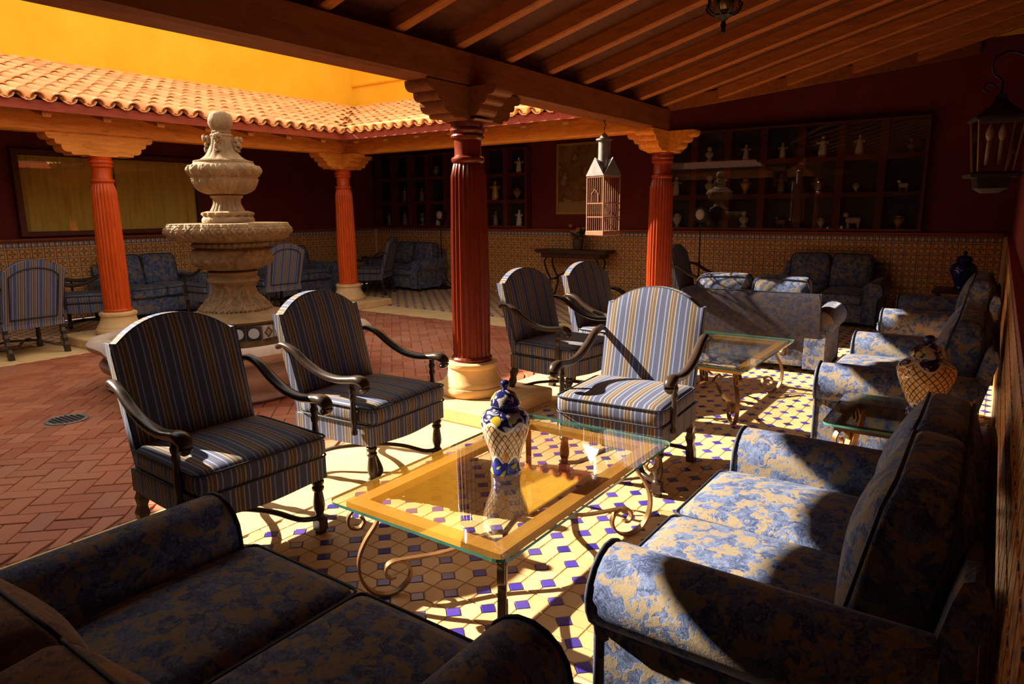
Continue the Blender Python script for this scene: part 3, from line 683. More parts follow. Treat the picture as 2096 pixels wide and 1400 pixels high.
# ------------------------------------------------------------------ columns
def bracket_outline(hl, zt=BZ0, zb=2.26):
    "scalloped corbel seen from the side: half profile mirrored"
    h_ = zt-zb
    def arc(cx, cz, r, a0, a1, n=5): return [(cx+r*math.cos(RAD(a0+(a1-a0)*i/n)), cz+r*math.sin(RAD(a0+(a1-a0)*i/n))) for i in range(n+1)]
    half = [(hl, zt)] + arc(hl-.05, zt-.02, .05, 0, -90) + [(hl-.085, zt-.070), (hl-.085, zt-.088)] + arc(hl-.125, zt-.088, .040, 0, -90) + [(hl-.15, zt-.128), (hl-.15, zt-.145)] \
        + arc(hl-.21, zt-.145, .06, 0, -90) + [(hl-.235, zt-.205)] + arc(hl-.275, zt-.205, .03, 0, -80, 4) + [(.17, zb+.012), (.15, zb)]
    return half + [(-a, b) for a, b in reversed(half)]
def column(label, pos, wood_b, cross=False, plinth=.5, hl=.56, hl2=.42, cw='column_wood'):
    t = thing('column', label, 'column', (pos[0], pos[1], 0), 0)
    MB().bevbox(-plinth, plinth, -plinth, plinth, .0, .115, .012).build('plinth', 'stone_warm', t)
    MB().lathe([(.255, .116), (.268, .13), (.27, .165), (.262, .185), (.25, .19), (.25, .205), (.236, .225), (.212, .265), (.200, .31), (.197, .335), (.212, .345), (.216, .36), (.212, .378), (.19, .39)], 40).build('base', 'stone_warm', t, True, 40)
    n = 24*6
    def flute(r, z, a):
        k = .012*min(1, max(0, (z-.42)/.05))*min(1, max(0, (1.95-z)/.08)+.35)
        return r - k*(.5+.5*math.cos(24*a))**.6
    MB().lathe([(.165, .391), (.168, .41), (.160, .425), (.150, .43), (.152, .47), (.155, .9), (.150, 1.3), (.140, 1.8), (.139, 1.855), (.118, 1.945), (.112, 1.953)], n, mod=flute).build('shaft', cw, t, True, 35)
    nk = MB().lathe([(.110, 1.952), (.118, 1.958), (.128, 1.97), (.132, 1.985), (.128, 2.0), (.108, 2.014), (.104, 2.03), (.106, 2.15), (.112, 2.158), (.128, 2.168), (.132, 2.182), (.126, 2.196), (.118, 2.20), (.128, 2.212), (.136, 2.228), (.134, 2.245), (.12, 2.256), (.126, 2.27), (.13, 2.298)], 36); nk.v = [(v[0], v[1], 1.952+(v[2]-1.952)*.888) for v in nk.v]; nk.build('neck', cw, t, True, 35)
    MB().prism(bracket_outline(hl), 'X', -.115, .115).build('bracket', wood_b, t)
    if cross: MB().prism(bracket_outline(hl2, BZ0-.001), 'Y', -.114, .114).build('cross_bracket', wood_b, t)
    return t
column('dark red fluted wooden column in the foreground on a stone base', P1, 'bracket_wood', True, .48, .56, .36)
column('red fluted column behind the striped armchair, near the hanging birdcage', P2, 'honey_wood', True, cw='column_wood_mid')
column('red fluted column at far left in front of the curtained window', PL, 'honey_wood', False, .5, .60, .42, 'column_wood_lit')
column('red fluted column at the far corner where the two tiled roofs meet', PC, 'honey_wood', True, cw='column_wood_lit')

# ------------------------------------------------------------------ fountain
FX, FY = -6.0, 3.83
ft = thing('fountain', 'tall carved stone fountain in the middle of the brick courtyard', 'fountain', (FX, FY, 0), math.radians(12))
k = 1/205.0
# basin
def lobes(n, amp): return lambda r, z, a: r*(1+amp*math.cos(n*a))
MB().lathe([(1.02, 0), (1.10, .0), (1.14, .03), (1.13, .07), (1.06, .10), (1.08, .13), (1.15, .18), (1.17, .24), (1.13, .29), (1.05, .315), (1.05, .33), (1.10, .345), (1.19, .36), (1.24, .39), (1.25, .43), (1.21, .475), (1.12, .49), (1.06, .47), (1.03, .40), (1.02, .22), (.2, .2)], 96, mod=lobes(8, .035)).build('basin', 'pool_stone', ft, True, 50)
simple('water', (.05, .045, .035), .05, .1, 5); 
MB().lathe([(.98, .33), (.97, .34), (.02, .34)], 64).build('water_surface', 'water', ft)
# octagonal tiled block
R8 = .56
def octo(r): return [(r*math.cos(PI/8+i*PI/4), r*math.sin(PI/8+i*PI/4)) for i in range(8)]
blk = MB().loft([[(x, y, .203) for x, y in octo(.54)], [(x, y, .57) for x, y in octo(.54)]]).build('pedestal_block', 'fountain_stone', ft)
FTM = dado_tile_mesh('band_tile', .132, .132, 'fountain_tile')
for i in range(8):
    a = i*PI/4; ap = .54*math.cos(PI/8)+.002
    for j in range(3):
        s_ = (j-1)*.136; p = (ap*math.cos(a)-s_*math.sin(a), ap*math.sin(a)+s_*math.cos(a), .50)
        link('band_tile', FTM, blk, p, (0, 0, a+PI/2))
MB().lathe([(.50, .571), (.53, .585), (.54, .605), (.50, .625), (.42, .645), (.36, .66), (.35, .675)], 48).build('pedestal_base', 'fountain_stone', ft, True, 50)
def fine(prof, n=5): return [(q.x, q.y) for q in [Vector((v.x, v.y, 0)) for v in spline([(r, z, 0) for r, z in prof], n)]]
def leaf(a, n, off=0.0):
    "distance pattern of n leaves round the axis: (position across the leaf -1..1)"
    u = (a*n/(2*PI)+off) % 1.0; return u*2-1
def tongue(a, z, z0, z1, n, amp, off=0.0, veins=5):
    "a leaf pointing up between z0 and z1, with a rib and side veins"
    if not z0 < z < z1: return 0
    v = (z-z0)/(z1-z0); u = leaf(a, n, off); w_ = .92*math.sqrt(max(0, 1-v**2.2)); e = w_-abs(u)
    if e <= 0: return 0
    body = min(1, e*5)*(.55+.45*math.sin(PI*min(1, v*1.1))); rib = .35*max(0, 1-abs(u)*9); vein = .22*math.cos(veins*PI*(abs(u)*1.4+v*1.6))
    return amp*(body+rib+vein*min(1, e*4))
def tongue_dn(a, z, z0, z1, n, amp, off=0.0, veins=5): return tongue(a, z0+z1-z, z0, z1, n, amp, off, veins)
def acan(r, z, a): return r+tongue(a, z, .66, .93, 8, .042)+tongue(a, z, .66, .83, 8, .036, .5)
MB().lathe(fine([(.33, .676), (.315, .70), (.265, .74), (.225, .79), (.205, .84), (.20, .88), (.215, .92), (.255, .945), (.26, .955)]), 224, mod=acan).build('pedestal', 'fountain_stone', ft, True, 60)
MB().lathe([(.20, .956), (.27, .958), (.275, .985), (.255, 1.0), (.245, 1.02), (.26, 1.035), (.265, 1.055), (.23, 1.07)], 48).build('pedestal_cap', 'fountain_stone', ft, True, 40)
def bowlm(r, z, a): return r+tongue(a, z, 1.08, 1.27, 8, .035)+tongue(a, z, 1.08, 1.22, 8, .028, .5, 7)+(.010*math.cos(36*a) if 1.29 < z < 1.345 else 0)
MB().lathe(fine([(.21, 1.071), (.26, 1.085), (.33, 1.12), (.385, 1.17), (.405, 1.225), (.405, 1.265), (.375, 1.285), (.36, 1.295), (.385, 1.31), (.39, 1.33), (.375, 1.345)]), 256, mod=bowlm).build('lower_bowl', 'fountain_stone', ft, True, 60)
def rimm(r, z, a):
    d = tongue_dn(a, z, 1.37, 1.53, 20, .028, 0, 4)+tongue_dn(a, z, 1.37, 1.49, 20, .022, .5, 3) if r > .5 else 0
    return r+d-(.02 if 1.37 < z < 1.40 and r > .5 and abs(leaf(a, 20)) > .6 else 0)
MB().lathe(fine([(.36, 1.346), (.45, 1.36), (.55, 1.368), (.585, 1.38), (.60, 1.41), (.61, 1.45), (.61, 1.49), (.60, 1.515), (.56, 1.53), (.28, 1.53)], 6), 320, mod=rimm).build('bowl_rim', 'fountain_stone', ft, True, 60)
MB().lathe([(.27, 1.536), (.272, 1.56), (.262, 1.58), (.25, 1.59), (.262, 1.61), (.258, 1.63), (.20, 1.645)], 96, mod=lambda r, z, a: r*(1+(.045*math.cos(16*a) if z > 1.595 else 0))).build('stem_foot', 'fountain_stone', ft, True, 50)
MB().lathe(fine([(.17, 1.646), (.145, 1.69), (.132, 1.73), (.14, 1.76), (.165, 1.775), (.168, 1.795), (.15, 1.802)], 3), 160, mod=lambda r, z, a: r*(1+(.07*abs(math.cos(10*a))**.6 if z < 1.76 else 0))).build('stem', 'fountain_stone', ft, True, 50)
def ub(r, z, a): return r+tongue(a, z, 1.80, 1.955, 18, .026, 0, 1)+tongue_dn(a, z, 1.985, 2.075, 16, .018, 0, 2)+(.006*math.cos(48*a) if 1.955 < z < 1.98 else 0)
MB().lathe(fine([(.14, 1.803), (.20, 1.815), (.26, 1.85), (.30, 1.90), (.322, 1.945), (.33, 1.965), (.355, 1.985), (.365, 2.01), (.365, 2.04), (.35, 2.07), (.32, 2.085), (.305, 2.10), (.30, 2.118), (.22, 2.125)], 4), 288, mod=ub).build('upper_bowl', 'fountain_stone', ft, True, 50)
MB().lathe(fine([(.235, 2.126), (.20, 2.135), (.155, 2.17), (.125, 2.22), (.105, 2.28), (.095, 2.34), (.10, 2.355), (.092, 2.37), (.075, 2.375)], 3), 128, mod=lambda r, z, a: r*(1+.06*abs(math.cos(7*a))**.7)).build('neck', 'fountain_stone', ft, True, 50)
gp = MB()
ball = MB().lathe([(.02, -.022), (.0171, -.0133), (.022, 0), (.0171, .0133), (.003, .022)], 8)
for q in range(4):
    a = q*PI/2+.5; cl = MB()
    for i in range(16):
        rr, zz = random.uniform(0, .045), random.uniform(-.09, .045); th = random.uniform(0, 2*PI)
        c_ = Vector((.155*math.cos(a)+rr*math.cos(th)*(1-max(0, -zz)*6), .155*math.sin(a)+rr*math.sin(th)*(1-max(0, -zz)*6), 2.31+zz))
        cl.add([Vector(v)*1.1+c_ for v in ball.v], ball.f)
    cl.build('grape_cluster', 'fountain_stone', ft, True)
MB().lathe([(.085, 2.376), (.09, 2.39), (.08, 2.40), (.098, 2.43), (.112, 2.47), (.112, 2.505), (.095, 2.55), (.055, 2.578), (.01, 2.585)], 64, mod=lambda r, z, a: r*(1+.03*math.cos(12*a+z*60))).build('finial', 'fountain_stone', ft, True, 50)

for c in ft.children:
    if c.name.split('.')[0] not in ('basin', 'water_surface', 'pedestal_block'):
        rs = .95 if c.name.split('.')[0] in ('neck', 'finial') else (1.0 if c.name.split('.')[0] in ('pedestal_base',) else .865)
        c.scale = (rs, rs, .965); c.location = (0, 0, .035*.571)
# drain cover in the brick
dr = thing('drain_cover', 'round metal drain cover set in the courtyard brick', 'drain', (-5.86, 2.19, .001))
MB().lathe([(.15, 0), (.15, .006), (.125, .008), (.12, .003), (.01, .003)], 28).build('frame', 'drain_metal', dr)
for i in range(-3, 4): MB().box(-math.sqrt(max(.001, .0132-(i*.033)**2)), math.sqrt(max(.001, .0132-(i*.033)**2)), i*.033-.009, i*.033+.009, .0031, .0085).build('bar', 'dark_iron', dr)

# ------------------------------------------------------------------ striped armchair
def turned(z0, z1, r, n=14):
    L = z1-z0; f = [(0, 1.0), (.06, 1.1), (.10, .8), (.15, .75), (.22, 1.0), (.32, 1.12), (.46, 1.0), (.58, .85), (.64, .8), (.68, 1.1), (.73, 1.15), (.77, .85), (.82, 1.15), (.87, 1.2), (.91, .85), (.95, 1.0), (1, 1.05)]
    return [(r*k_, z0+L*t_) for t_, k_ in f]
def make_chair(label):
    t = thing('armchair', label, 'armchair')
    # seat rail with scalloped lower edge
    mb = MB(); n = 20
    def skirt(p0, p1, m, sc):
        out, inn = [], []
        for i in range(m+1):
            u = i/m; x = p0[0]+(p1[0]-p0[0])*u; y = p0[1]+(p1[1]-p0[1])*u; zb = .295+sc*(.5-.5*math.cos(2*PI*u))*.5; out.append((x, y, zb)); inn.append((x, y, .405))
        b = len(mb.v); mb.v += out+inn; m1 = m+1
        for i in range(m): mb.f.append((b+i, b+i+1, b+m1+i+1, b+m1+i)); mb.mi.append(0)
    mb.box(-.325, .325, -.315, .30, .325, .405)
    skirt((-.328, -.318), (.328, -.318), 16, -.035); skirt((.328, -.318), (.328, .30), 12, -.02); skirt((-.328, .30), (-.328, -.318), 12, -.02)
    mb.build('seat_rail', 'stripe_fabric', t)
    def sg(r, q): return r
    sc = MB().pillow((0, -.04, .465), (.335, .305, .062), .05, (0, 0, .022), 12).build('seat_cushion', 'stripe_fabric', t, True)
    for zz in (.418, .512):
        pts = []
        for (sx, sy) in ((1, 1), (-1, 1), (-1, -1), (1, -1)):
            cx_, cy_ = sx*(.336-.05), -.04+sy*(.306-.05)
            a0 = {(1, 1): 0, (-1, 1): PI/2, (-1, -1): PI, (1, -1): 3*PI/2}[(sx, sy)]
            pts += [(cx_+.047*math.cos(a0+q*PI/8), cy_+.047*math.sin(a0+q*PI/8), zz) for q in range(5)]
        MB().tube(pts, .0055, 5, closed=True).build('piping', 'piping', sc, True)
    # camel-back upholstered back, reclined
    W, nz = .318, 26; fr, bk = [], []
    def topz(u): return .985+.115*max(0, 1-(abs(u)/.90)**2.1)**.9 + .008*max(0, abs(u)-.88)/.12
    def bp(u, v, side):
        wz = W*(.955+.045*v); x = u*wz; zt = topz(u); z = .36+(zt-.36)*v
        y = .275+(z-.40)*.265; bul = .016*(1-u**6)*(1-(2*v-1)**6); th = .042
        y += -(th+bul) if side == 0 else (th*.75)
        return (x, y, z)
    mb = MB(); nu = 22; nv = 14
    us = [-1+2*i/nu for i in range(nu+1)]; vs_ = [j/nv for j in range(nv+1)]
    for side in (0, 1):
        b = len(mb.v)
        for v in vs_:
            for u in us: mb.v.append(bp(u, v, side))
        for j in range(nv):
            for i in range(nu):
                f = (b+j*(nu+1)+i, b+j*(nu+1)+i+1, b+(j+1)*(nu+1)+i+1, b+(j+1)*(nu+1)+i); mb.f.append(f if side == 0 else f[::-1]); mb.mi.append(0)
    N1 = (nu+1)*(nv+1)
    loop = [i for i in range(nu+1)]+[j*(nu+1)+nu for j in range(1, nv+1)]+[nv*(nu+1)+i for i in range(nu-1, -1, -1)]+[j*(nu+1) for j in range(nv-1, 0, -1)]
    for a, c in zip(loop, loop[1:]+loop[:1]): mb.f.append((c, a, N1+a, N1+c)); mb.mi.append(0)
    bo = mb.build('backrest', 'stripe_fabric', t, True, 50)
    edge = [Vector(bp(-1, v, 0)) for v in vs_]+[Vector(bp(u, 1, 0)) for u in us[1:-1]]+[Vector(bp(1, v, 0)) for v in reversed(vs_)]
    MB().tube([p+Vector((0, .006, 0)) for p in edge], .006, 5).build('piping', 'piping', bo, True)
    # rear inset panel frame
    mb = MB(); ed2 = [Vector(bp(-.8, v, 1)) for v in (.12, .3, .5, .7, .85)]+[Vector(bp(u, .88, 1)) for u in (-.6, -.3, 0, .3, .6)]+[Vector(bp(.8, v, 1)) for v in (.85, .7, .5, .3, .12)]
    mb.tube([p+Vector((0, .002, 0)) for p in ed2], .009, 6, closed=True); mb.build('back_welt', 'piping', bo, True)
    for sx in (-1, 1):
        pts = spline([(sx*.335, .405, .80), (sx*.347, .345, .822), (sx*.352, .25, .80), (sx*.354, .14, .735), (sx*.354, .02, .685), (sx*.354, -.10, .668), (sx*.354, -.20, .676), (sx*.354, -.265, .684), (sx*.354, -.308, .672), (sx*.354, -.322, .645), (sx*.354, -.305, .625), (sx*.354, -.285, .632)], 5)
        rad = [.017+.007*min(1, i/14)+.006*math.exp(-((i-37)/5.)**2)-(.010*max(0, (i-44)/11)) for i in range(len(pts))]
        MB().tube(pts, rad, 10, 1.25, .95).build('arm', 'chair_wood', t, True)
        post = MB().lathe(turned(.36, .665, .017), 14, (sx*.352, -.215, 0)); post.build('arm_post', 'chair_wood', t, True, 50)
    for sx in (-1, 1):
        mb = MB().lathe(turned(.075, .31, .027), 14, (sx*.295, -.285, 0)); mb.bevbox(sx*.295-.026, sx*.295+.026, -.311, -.259, .015, .085, .006); mb.lathe([(.02, 0), (.028, .004), (.028, .014), (.02, .018)], 10, (sx*.295, -.285, 0)); mb.build('leg', 'chair_wood', t, True, 40)
        mb = MB(); A = Vector((sx*.295, .275, .33)); B = Vector((sx*.295, .345, .0)); rr = []
        for q in range(9):
            u = q/8; c_ = A.lerp(B, u); w_ = .026 if q in (0, 8, 7) else (.018 if q % 2 else .026); rr.append([(c_.x-w_, c_.y-w_, c_.z), (c_.x+w_, c_.y-w_, c_.z), (c_.x+w_, c_.y+w_, c_.z), (c_.x-w_, c_.y+w_, c_.z)])
        mb.loft(rr[::-1]); mb.build('leg', 'chair_wood', t)
    for sx in (-1, 1):
        for sy, yy in ((-1, -.285), (1, .33)):
            pts = spline([(sx*.285, yy, .085), (sx*.20, yy-sy*.03, .10), (sx*.13, yy-sy*.13, .135), (sx*.06, yy-sy*.235, .15), (0, .02, .15)], 5)
            MB().tube(pts, .016, 8, 1.1, .8).build('stretcher', 'chair_wood', t, True)
    return t
ch = make_chair('striped armchair nearest the viewer at left, its back dark against the light'); ch.location = (-2.95, 1.775, 0); ch.rotation_euler = (0, 0, RAD(87.5)); ch['group'] = 'striped armchairs'
GA = 'striped armchairs'
dup(ch, 'striped armchair between the leftmost armchair and the foreground column', (-3.09, 2.83, 0), RAD(93))
dup(ch, 'striped armchair just right of the foreground column, facing right', (-2.92, 4.87, 0), RAD(84))
dup(ch, 'striped armchair partly hidden behind the one beside the foreground column', (-2.80, 5.72, 0), RAD(82))
dup(ch, 'sunlit striped armchair with blue and tan stripes facing the viewer at the glass table', (-1.745, 3.70, 0), RAD(3.5))
dup(ch, 'dark armchair beside the iron floor lamp near the back wall', (-3.25, 9.25, 0), RAD(92))
dup(ch, 'armchair seen from behind on the kerb at the far left edge', (-9.15, 3.09, 0), RAD(-85))
dup(ch, 'dim armchair beyond the far left one, behind the left column', (-10.15, 4.25, 0), RAD(-30))
dup(ch, 'dim armchair seen just left of the fountain pedestal', (-9.75, 5.9, 0), RAD(-88))
dup(ch, 'dim armchair showing at the right side of the fountain bowl', (-9.75, 6.95, 0), RAD(-95))
dup(ch, 'dim striped armchair beside the corner column, turned to the wall', (-9.95, 9.35, 0), RAD(-62))

# ------------------------------------------------------------------ sofas
def arm_profile():
    "outline of a rolled arm in (x outward, z): inner straight face, round roll on top leaning out"
    pts = [(-.13, .06), (.06, .06), (.06, .36), (.07, .42)]
    for i in range(13):
        a = RAD(-55)+i*RAD(235)/12; pts.append((.0+.125*math.cos(a), .505+.125*math.sin(a)))
    pts += [(-.13, .45)]
    return pts
def make_sofa(label, cush='damask', body='damask'):
    t = thing('sofa', label, 'sofa'); HL = .82
    MB().pillow((0, -.02, .19), (.60, .40, .125), .03, (0, 0, 0), 6).build('base', body, t, True, 60)
    for sx in (-1, 1):
        prof = arm_profile(); mb = MB(); xc = sx*(HL-.165)
        rings = []
        for (y, k_) in ((-.435, .86), (-.445, .93), (-.435, .985), (-.41, 1.0), (.0, 1.0), (.40, 1.0), (.41, .97)):
            cx_, cz_ = .0, .36
            rings.append([(xc+sx*(cx_+(p[0]-cx_)*k_), y, cz_+(p[1]-cz_)*k_ if p[1] > .1 else p[1]) for p in prof])
        if sx < 0: rings = [r[::-1] for r in rings]
        mb.loft(rings); a = mb.build('arm', body, t, True, 55)
        MB().tube([(xc+sx*p[0]*1.0, -.432, .36+(p[1]-.36)*1.0 if p[1] > .1 else p[1]) for p in prof[1:]], .007, 5, upv=(0, 1, 0)).build('piping', 'piping', a, True)
    # back frame
    mb = MB(); prof = [(.255, .08), (.345, .08), (.43, .45), (.495, .74), (.48, .79), (.455, .80), (.435, .79), (.42, .74), (.36, .45)]
    mb.prism(prof, 'X', -.66, .66); bk = mb.build('back', body, t, True, 40)
    MB().tube([(-.655, .487, .75), (-.64, .475, .797), (.64, .475, .797), (.655, .487, .75)], .007, 5).build('piping', 'piping', bk, True)
    for sx in (-1, 1):
        c = MB().pillow((sx*.272, -.10, .395), (.271, .39, .078), .05, (0, 0, .028), 10).build('seat_cushion', cush, t, True)
        rc = lambda zz: [(sx*.272+qx*(.271-.03)+.028*math.cos(a), -.10+qy*(.39-.03)+.028*math.sin(a), zz) for (qx, qy, a0) in ((1, 1, 0), (-1, 1, PI/2), (-1, -1, PI), (1, -1, 3*PI/2)) for a in (a0, a0+PI/4, a0+PI/2)]
        MB().tube(rc(.452), .006, 5, closed=True).build('piping', 'piping', c, True)
    for sx in (-1, 1):
        R = Matrix.Translation((sx*.275, .305, .69)) @ Matrix.Rotation(RAD(-9), 4, 'X') @ Matrix.Rotation(RAD(2*sx), 4, 'Y')
        def sag(r, q): return Vector((r.x*(1-.05*q[2]), r.y*(1-.30*max(0, q[2])**2), r.z))
        c = MB().pillow((0, 0, 0), (.272, .11, .25), .06, (0, .045, .012), 10, R, 0, sag).build('back_cushion', cush, t, True)
        for yy in (-.098, .098):
            pts = []
            for (qx, qz, a0) in ((1, 1, 0), (-1, 1, PI/2), (-1, -1, PI), (1, -1, 3*PI/2)):
                for a in (a0, a0+PI/4, a0+PI/2):
                    p = Vector((qx*.212+.058*math.cos(a), yy, qz*.186+.058*math.sin(a))); q2 = p.z/.245; p = Vector((p.x*(1-.05*q2), p.y*(1-.3*max(0, q2)**2), p.z)); pts.append(R @ p)
            MB().tube(pts, .006, 5, closed=True, upv=(0, 1, 0)).build('piping', 'piping', c, True)
    for sx in (-1, 1):
        for sy in (-.36, .38): MB().lathe([(.022, 0), (.03, .01), (.032, .06), (.03, .085)], 12, (sx*.70, sy, 0)).build('foot', 'chair_wood', t, True)
    return t
sf = make_sofa('blue and tan brocade sofa in the right foreground, half in sun'); sf.location = (-.42, 2.34, 0); sf.rotation_euler = (0, 0, RAD(-90))
sf['group'] = 'brocade sofas'
def recolour(root, part, mat):
    for c in root.children:
        if c.name.split('.')[0] == part:
            me = c.data.copy(); me.materials.clear(); me.materials.append(M[mat]); c.data = me
s0 = dup(sf, 'dark brocade sofa at the bottom left with its back to the viewer', (-1.49, .80, 0), RAD(180)); recolour(s0, 'back_cushion', 'damask_warm_lit'); recolour(s0, 'back', 'damask_warm_lit')
for c in s0.children:
    if c.name.split('.')[0] in ('back_cushion', 'back'):
        kz = .66 if 'cushion' in c.name else .86
        zb_ = .43 if 'cushion' in c.name else .08
        c.scale = (1, 1, kz); c.location = (0, .05 if 'cushion' in c.name else 0, zb_*(1-kz))
dup(sf, 'brocade sofa by the right wall behind the side table and vase', (-.42, 5.27, 0), RAD(-90))
dup(sf, 'brocade sofa by the right wall, farthest along the row', (-.42, 8.10, 0), RAD(-90))
s4 = dup(sf, 'sofa with its plain back turned to the viewer and sunlit cushion tops', (-1.97, 7.27, 0), RAD(182)); recolour(s4, 'back', 'damask_shaded')
dup(sf, 'dark sofa against the back wall under the display niches', (-1.93, 10.4, 0), 0)
dup(sf, 'dark sofa against the left wall behind the left column', (-10.95, 5.55, 0), RAD(90))
dup(sf, 'dark sofa against the left wall between the fountain and the corner column', (-10.95, 8.25, 0), RAD(90))
dup(sf, 'dark sofa against the back wall beside the corner column', (-10.05, 10.4, 0), 0)

# ------------------------------------------------------------------ tables with scrolled iron legs
def rrect(hx, hy, r, n=5):
    out = []
    for (sx, sy, a0) in ((1, 1, 0), (-1, 1, PI/2), (-1, -1, PI), (1, -1, 3*PI/2)):
        out += [(sx*(hx-r)+r*math.cos(a0+i*PI/2/n), sy*(hy-r)+r*math.sin(a0+i*PI/2/n)) for i in range(n+1)]
    return out
def scroll_leg(cx, cy, sx, sy, H, s=1.0):
    "S-shaped flat bar in the diagonal plane; local r grows toward the table centre"
    d = Vector((-sx*.55, -sy*.83, 0)).normalized(); wd = Vector((-d.y, d.x, 0))
    P = lambda r, z: Vector((cx, cy, 0))+d*(r*s)+Vector((0, 0, z*H/.44))
    foot = spline([P(.075, .155), P(.055, .135), P(.05, .10), P(.07, .07), P(.11, .06), P(.15, .085), P(.165, .125), P(.15, .155)][::-1], 1)
    curve = [P(.105, .44), P(.10, .40), P(.075, .345), P(.035, .285), P(.005, .215), P(.0, .15), P(.015, .085), P(.055, .030), P(.11, .008), P(.165, .020), P(.205, .06), P(.215, .105), P(.195, .145), P(.155, .160), P(.118, .145), P(.108, .11), P(.125, .085), P(.15, .088)]
    mb = MB().band(spline(curve, 5), .030, .011, wd)
    top = [P(.085, .385), P(.05, .43), P(.0, .435), P(-.032, .40), P(-.025, .355), P(.012, .345), P(.032, .375), P(.015, .40)]
    mb.band(spline(top, 5), .026, .010, wd)
    return mb, P(.16, .16)
def glass_table(name, label, cat, HX, HY, H, legscale=1.0, frame='table_frame_wood', gm='table_glass', fw=.065):
    t = thing(name, label, cat); inset = .055
    g = MB(); o = rrect(HX, HY, .05); n = len(o)
    g.add([(x, y, H) for x, y in o]+[(x, y, H+.012) for x, y in o], [tuple(range(n-1, -1, -1)), tuple(range(n, 2*n))], 0)
    g.add([(x, y, H) for x, y in o]+[(x, y, H+.012) for x, y in o], [(i, (i+1) % n, n+(i+1) % n, n+i) for i in range(n)], 1)
    g.build('glass_top', [gm, 'glass_edge'], t)
    a, b = HX-inset, HY-inset; z0, z1 = H-.034, H-.001
    for (q0, q1, q2, q3) in (((-a, -b), (a, -b), (a-fw, -b+fw), (-a+fw, -b+fw)), ((a, -b), (a, b), (a-fw, b-fw), (a-fw, -b+fw)), ((a, b), (-a, b), (-a+fw, b-fw), (a-fw, b-fw)), ((-a, b), (-a, -b), (-a+fw, -b+fw), (-a+fw, b-fw))):
        MB().loft([[(x, y, z0) for x, y in (q0, q1, q2, q3)], [(x, y, z1) for x, y in (q0, q1, q2, q3)]]).build('frame_bar', frame, t)
    ends = []
    for sx in (-1, 1):
        for sy in (-1, 1):
            mb, e = scroll_leg(sx*(a-.02), sy*(b-.03), sx, sy, H-.034, legscale); mb.build('leg', 'iron_gold', t, True, 45); ends.append((e, sx, sy))
    for e, sx, sy in ends:
        m = Vector((0, sy*.10, .19*H/.44)); mid = e.lerp(m, .45)+Vector((0, 0, -.018)); mid2 = e.lerp(m, .8)+Vector((0, 0, .012))
        d = (m-e).normalized(); MB().band(spline([e, mid, mid2, m], 5), .024, .010, (-d.y, d.x, 0)).build('stretcher', 'iron_gold', t, True, 45)
    mb = MB(); sp = [(0, .10*math.cos(a)*(1-a/12), .19*H/.44+.05+.05*math.sin(a)*(1-a/12)) for a in [i*.35-PI/2 for i in range(14)]]
    mb.band([Vector((0, -.1+.2*i/8, .19*H/.44+.03*math.sin(PI*i/8))) for i in range(9)], .024, .01, (1, 0, 0)); mb.build('center_bar', 'iron_gold', t, True, 45)
    return t
ct = glass_table('coffee_table', 'glass coffee table with golden wood frame in the foreground, vase on top', 'table', .44, .715, .452)
ct.location = (-1.655, 2.375, 0)
c2 = dup(ct, 'glass coffee table behind the sunlit striped armchair, before the turned sofa', (-1.80, 5.50, 0), 0)
for o_ in (ct, c2): o_['group'] = 'glass coffee tables'
glass('side_glass', (.62, .60, .56), 1.0, 1.7)
st = glass_table('side_table', 'dark glass side table with iron scrolls between two brocade sofas', 'table', .33, .36, .50, .8, 'console_wood', 'side_glass', .03)
st.location = (-.32, 4.02, 0)

# ------------------------------------------------------------------ vases
def make_vase(name, label, mat, loc, s=1.0, fat=1.0, rz=0):
    t = thing(name, label, 'vase', loc, rz); q = lambda L: [(r*s*fat if z > .05 else r*s*(fat+1)/2, z*s) for r, z in L]
    MB().lathe(q([(.066, 0), (.070, .008), (.066, .022), (.062, .045), (.066, .075), (.078, .115), (.094, .16), (.106, .205), (.109, .235), (.102, .265), (.082, .285), (.062, .296), (.058, .31), (.05, .31)]), 40).build('body', mat, t, True, 50)
    ld = MB().lathe(q([(.066, .311), (.070, .318), (.066, .328), (.060, .345), (.045, .365), (.022, .378), (.012, .381)]), 32).build('lid', mat, t, True, 50)
    MB().lathe(q([(.010, .381), (.009, .388), (.019, .398), (.021, .409), (.015, .42), (.002, .425)]), 20).build('knob', 'cobalt_glaze', ld, True)
    return t
make_vase('vase', 'blue, white and orange painted lidded vase on the foreground coffee table', 'vase_paint', (-1.675, 2.31, .465), .98)
make_vase('vase', 'orange painted lidded jar with lattice pattern on the side table', 'vase_paint_orange', (-.24, 4.12, .513), 1.0, 1.28, .8)
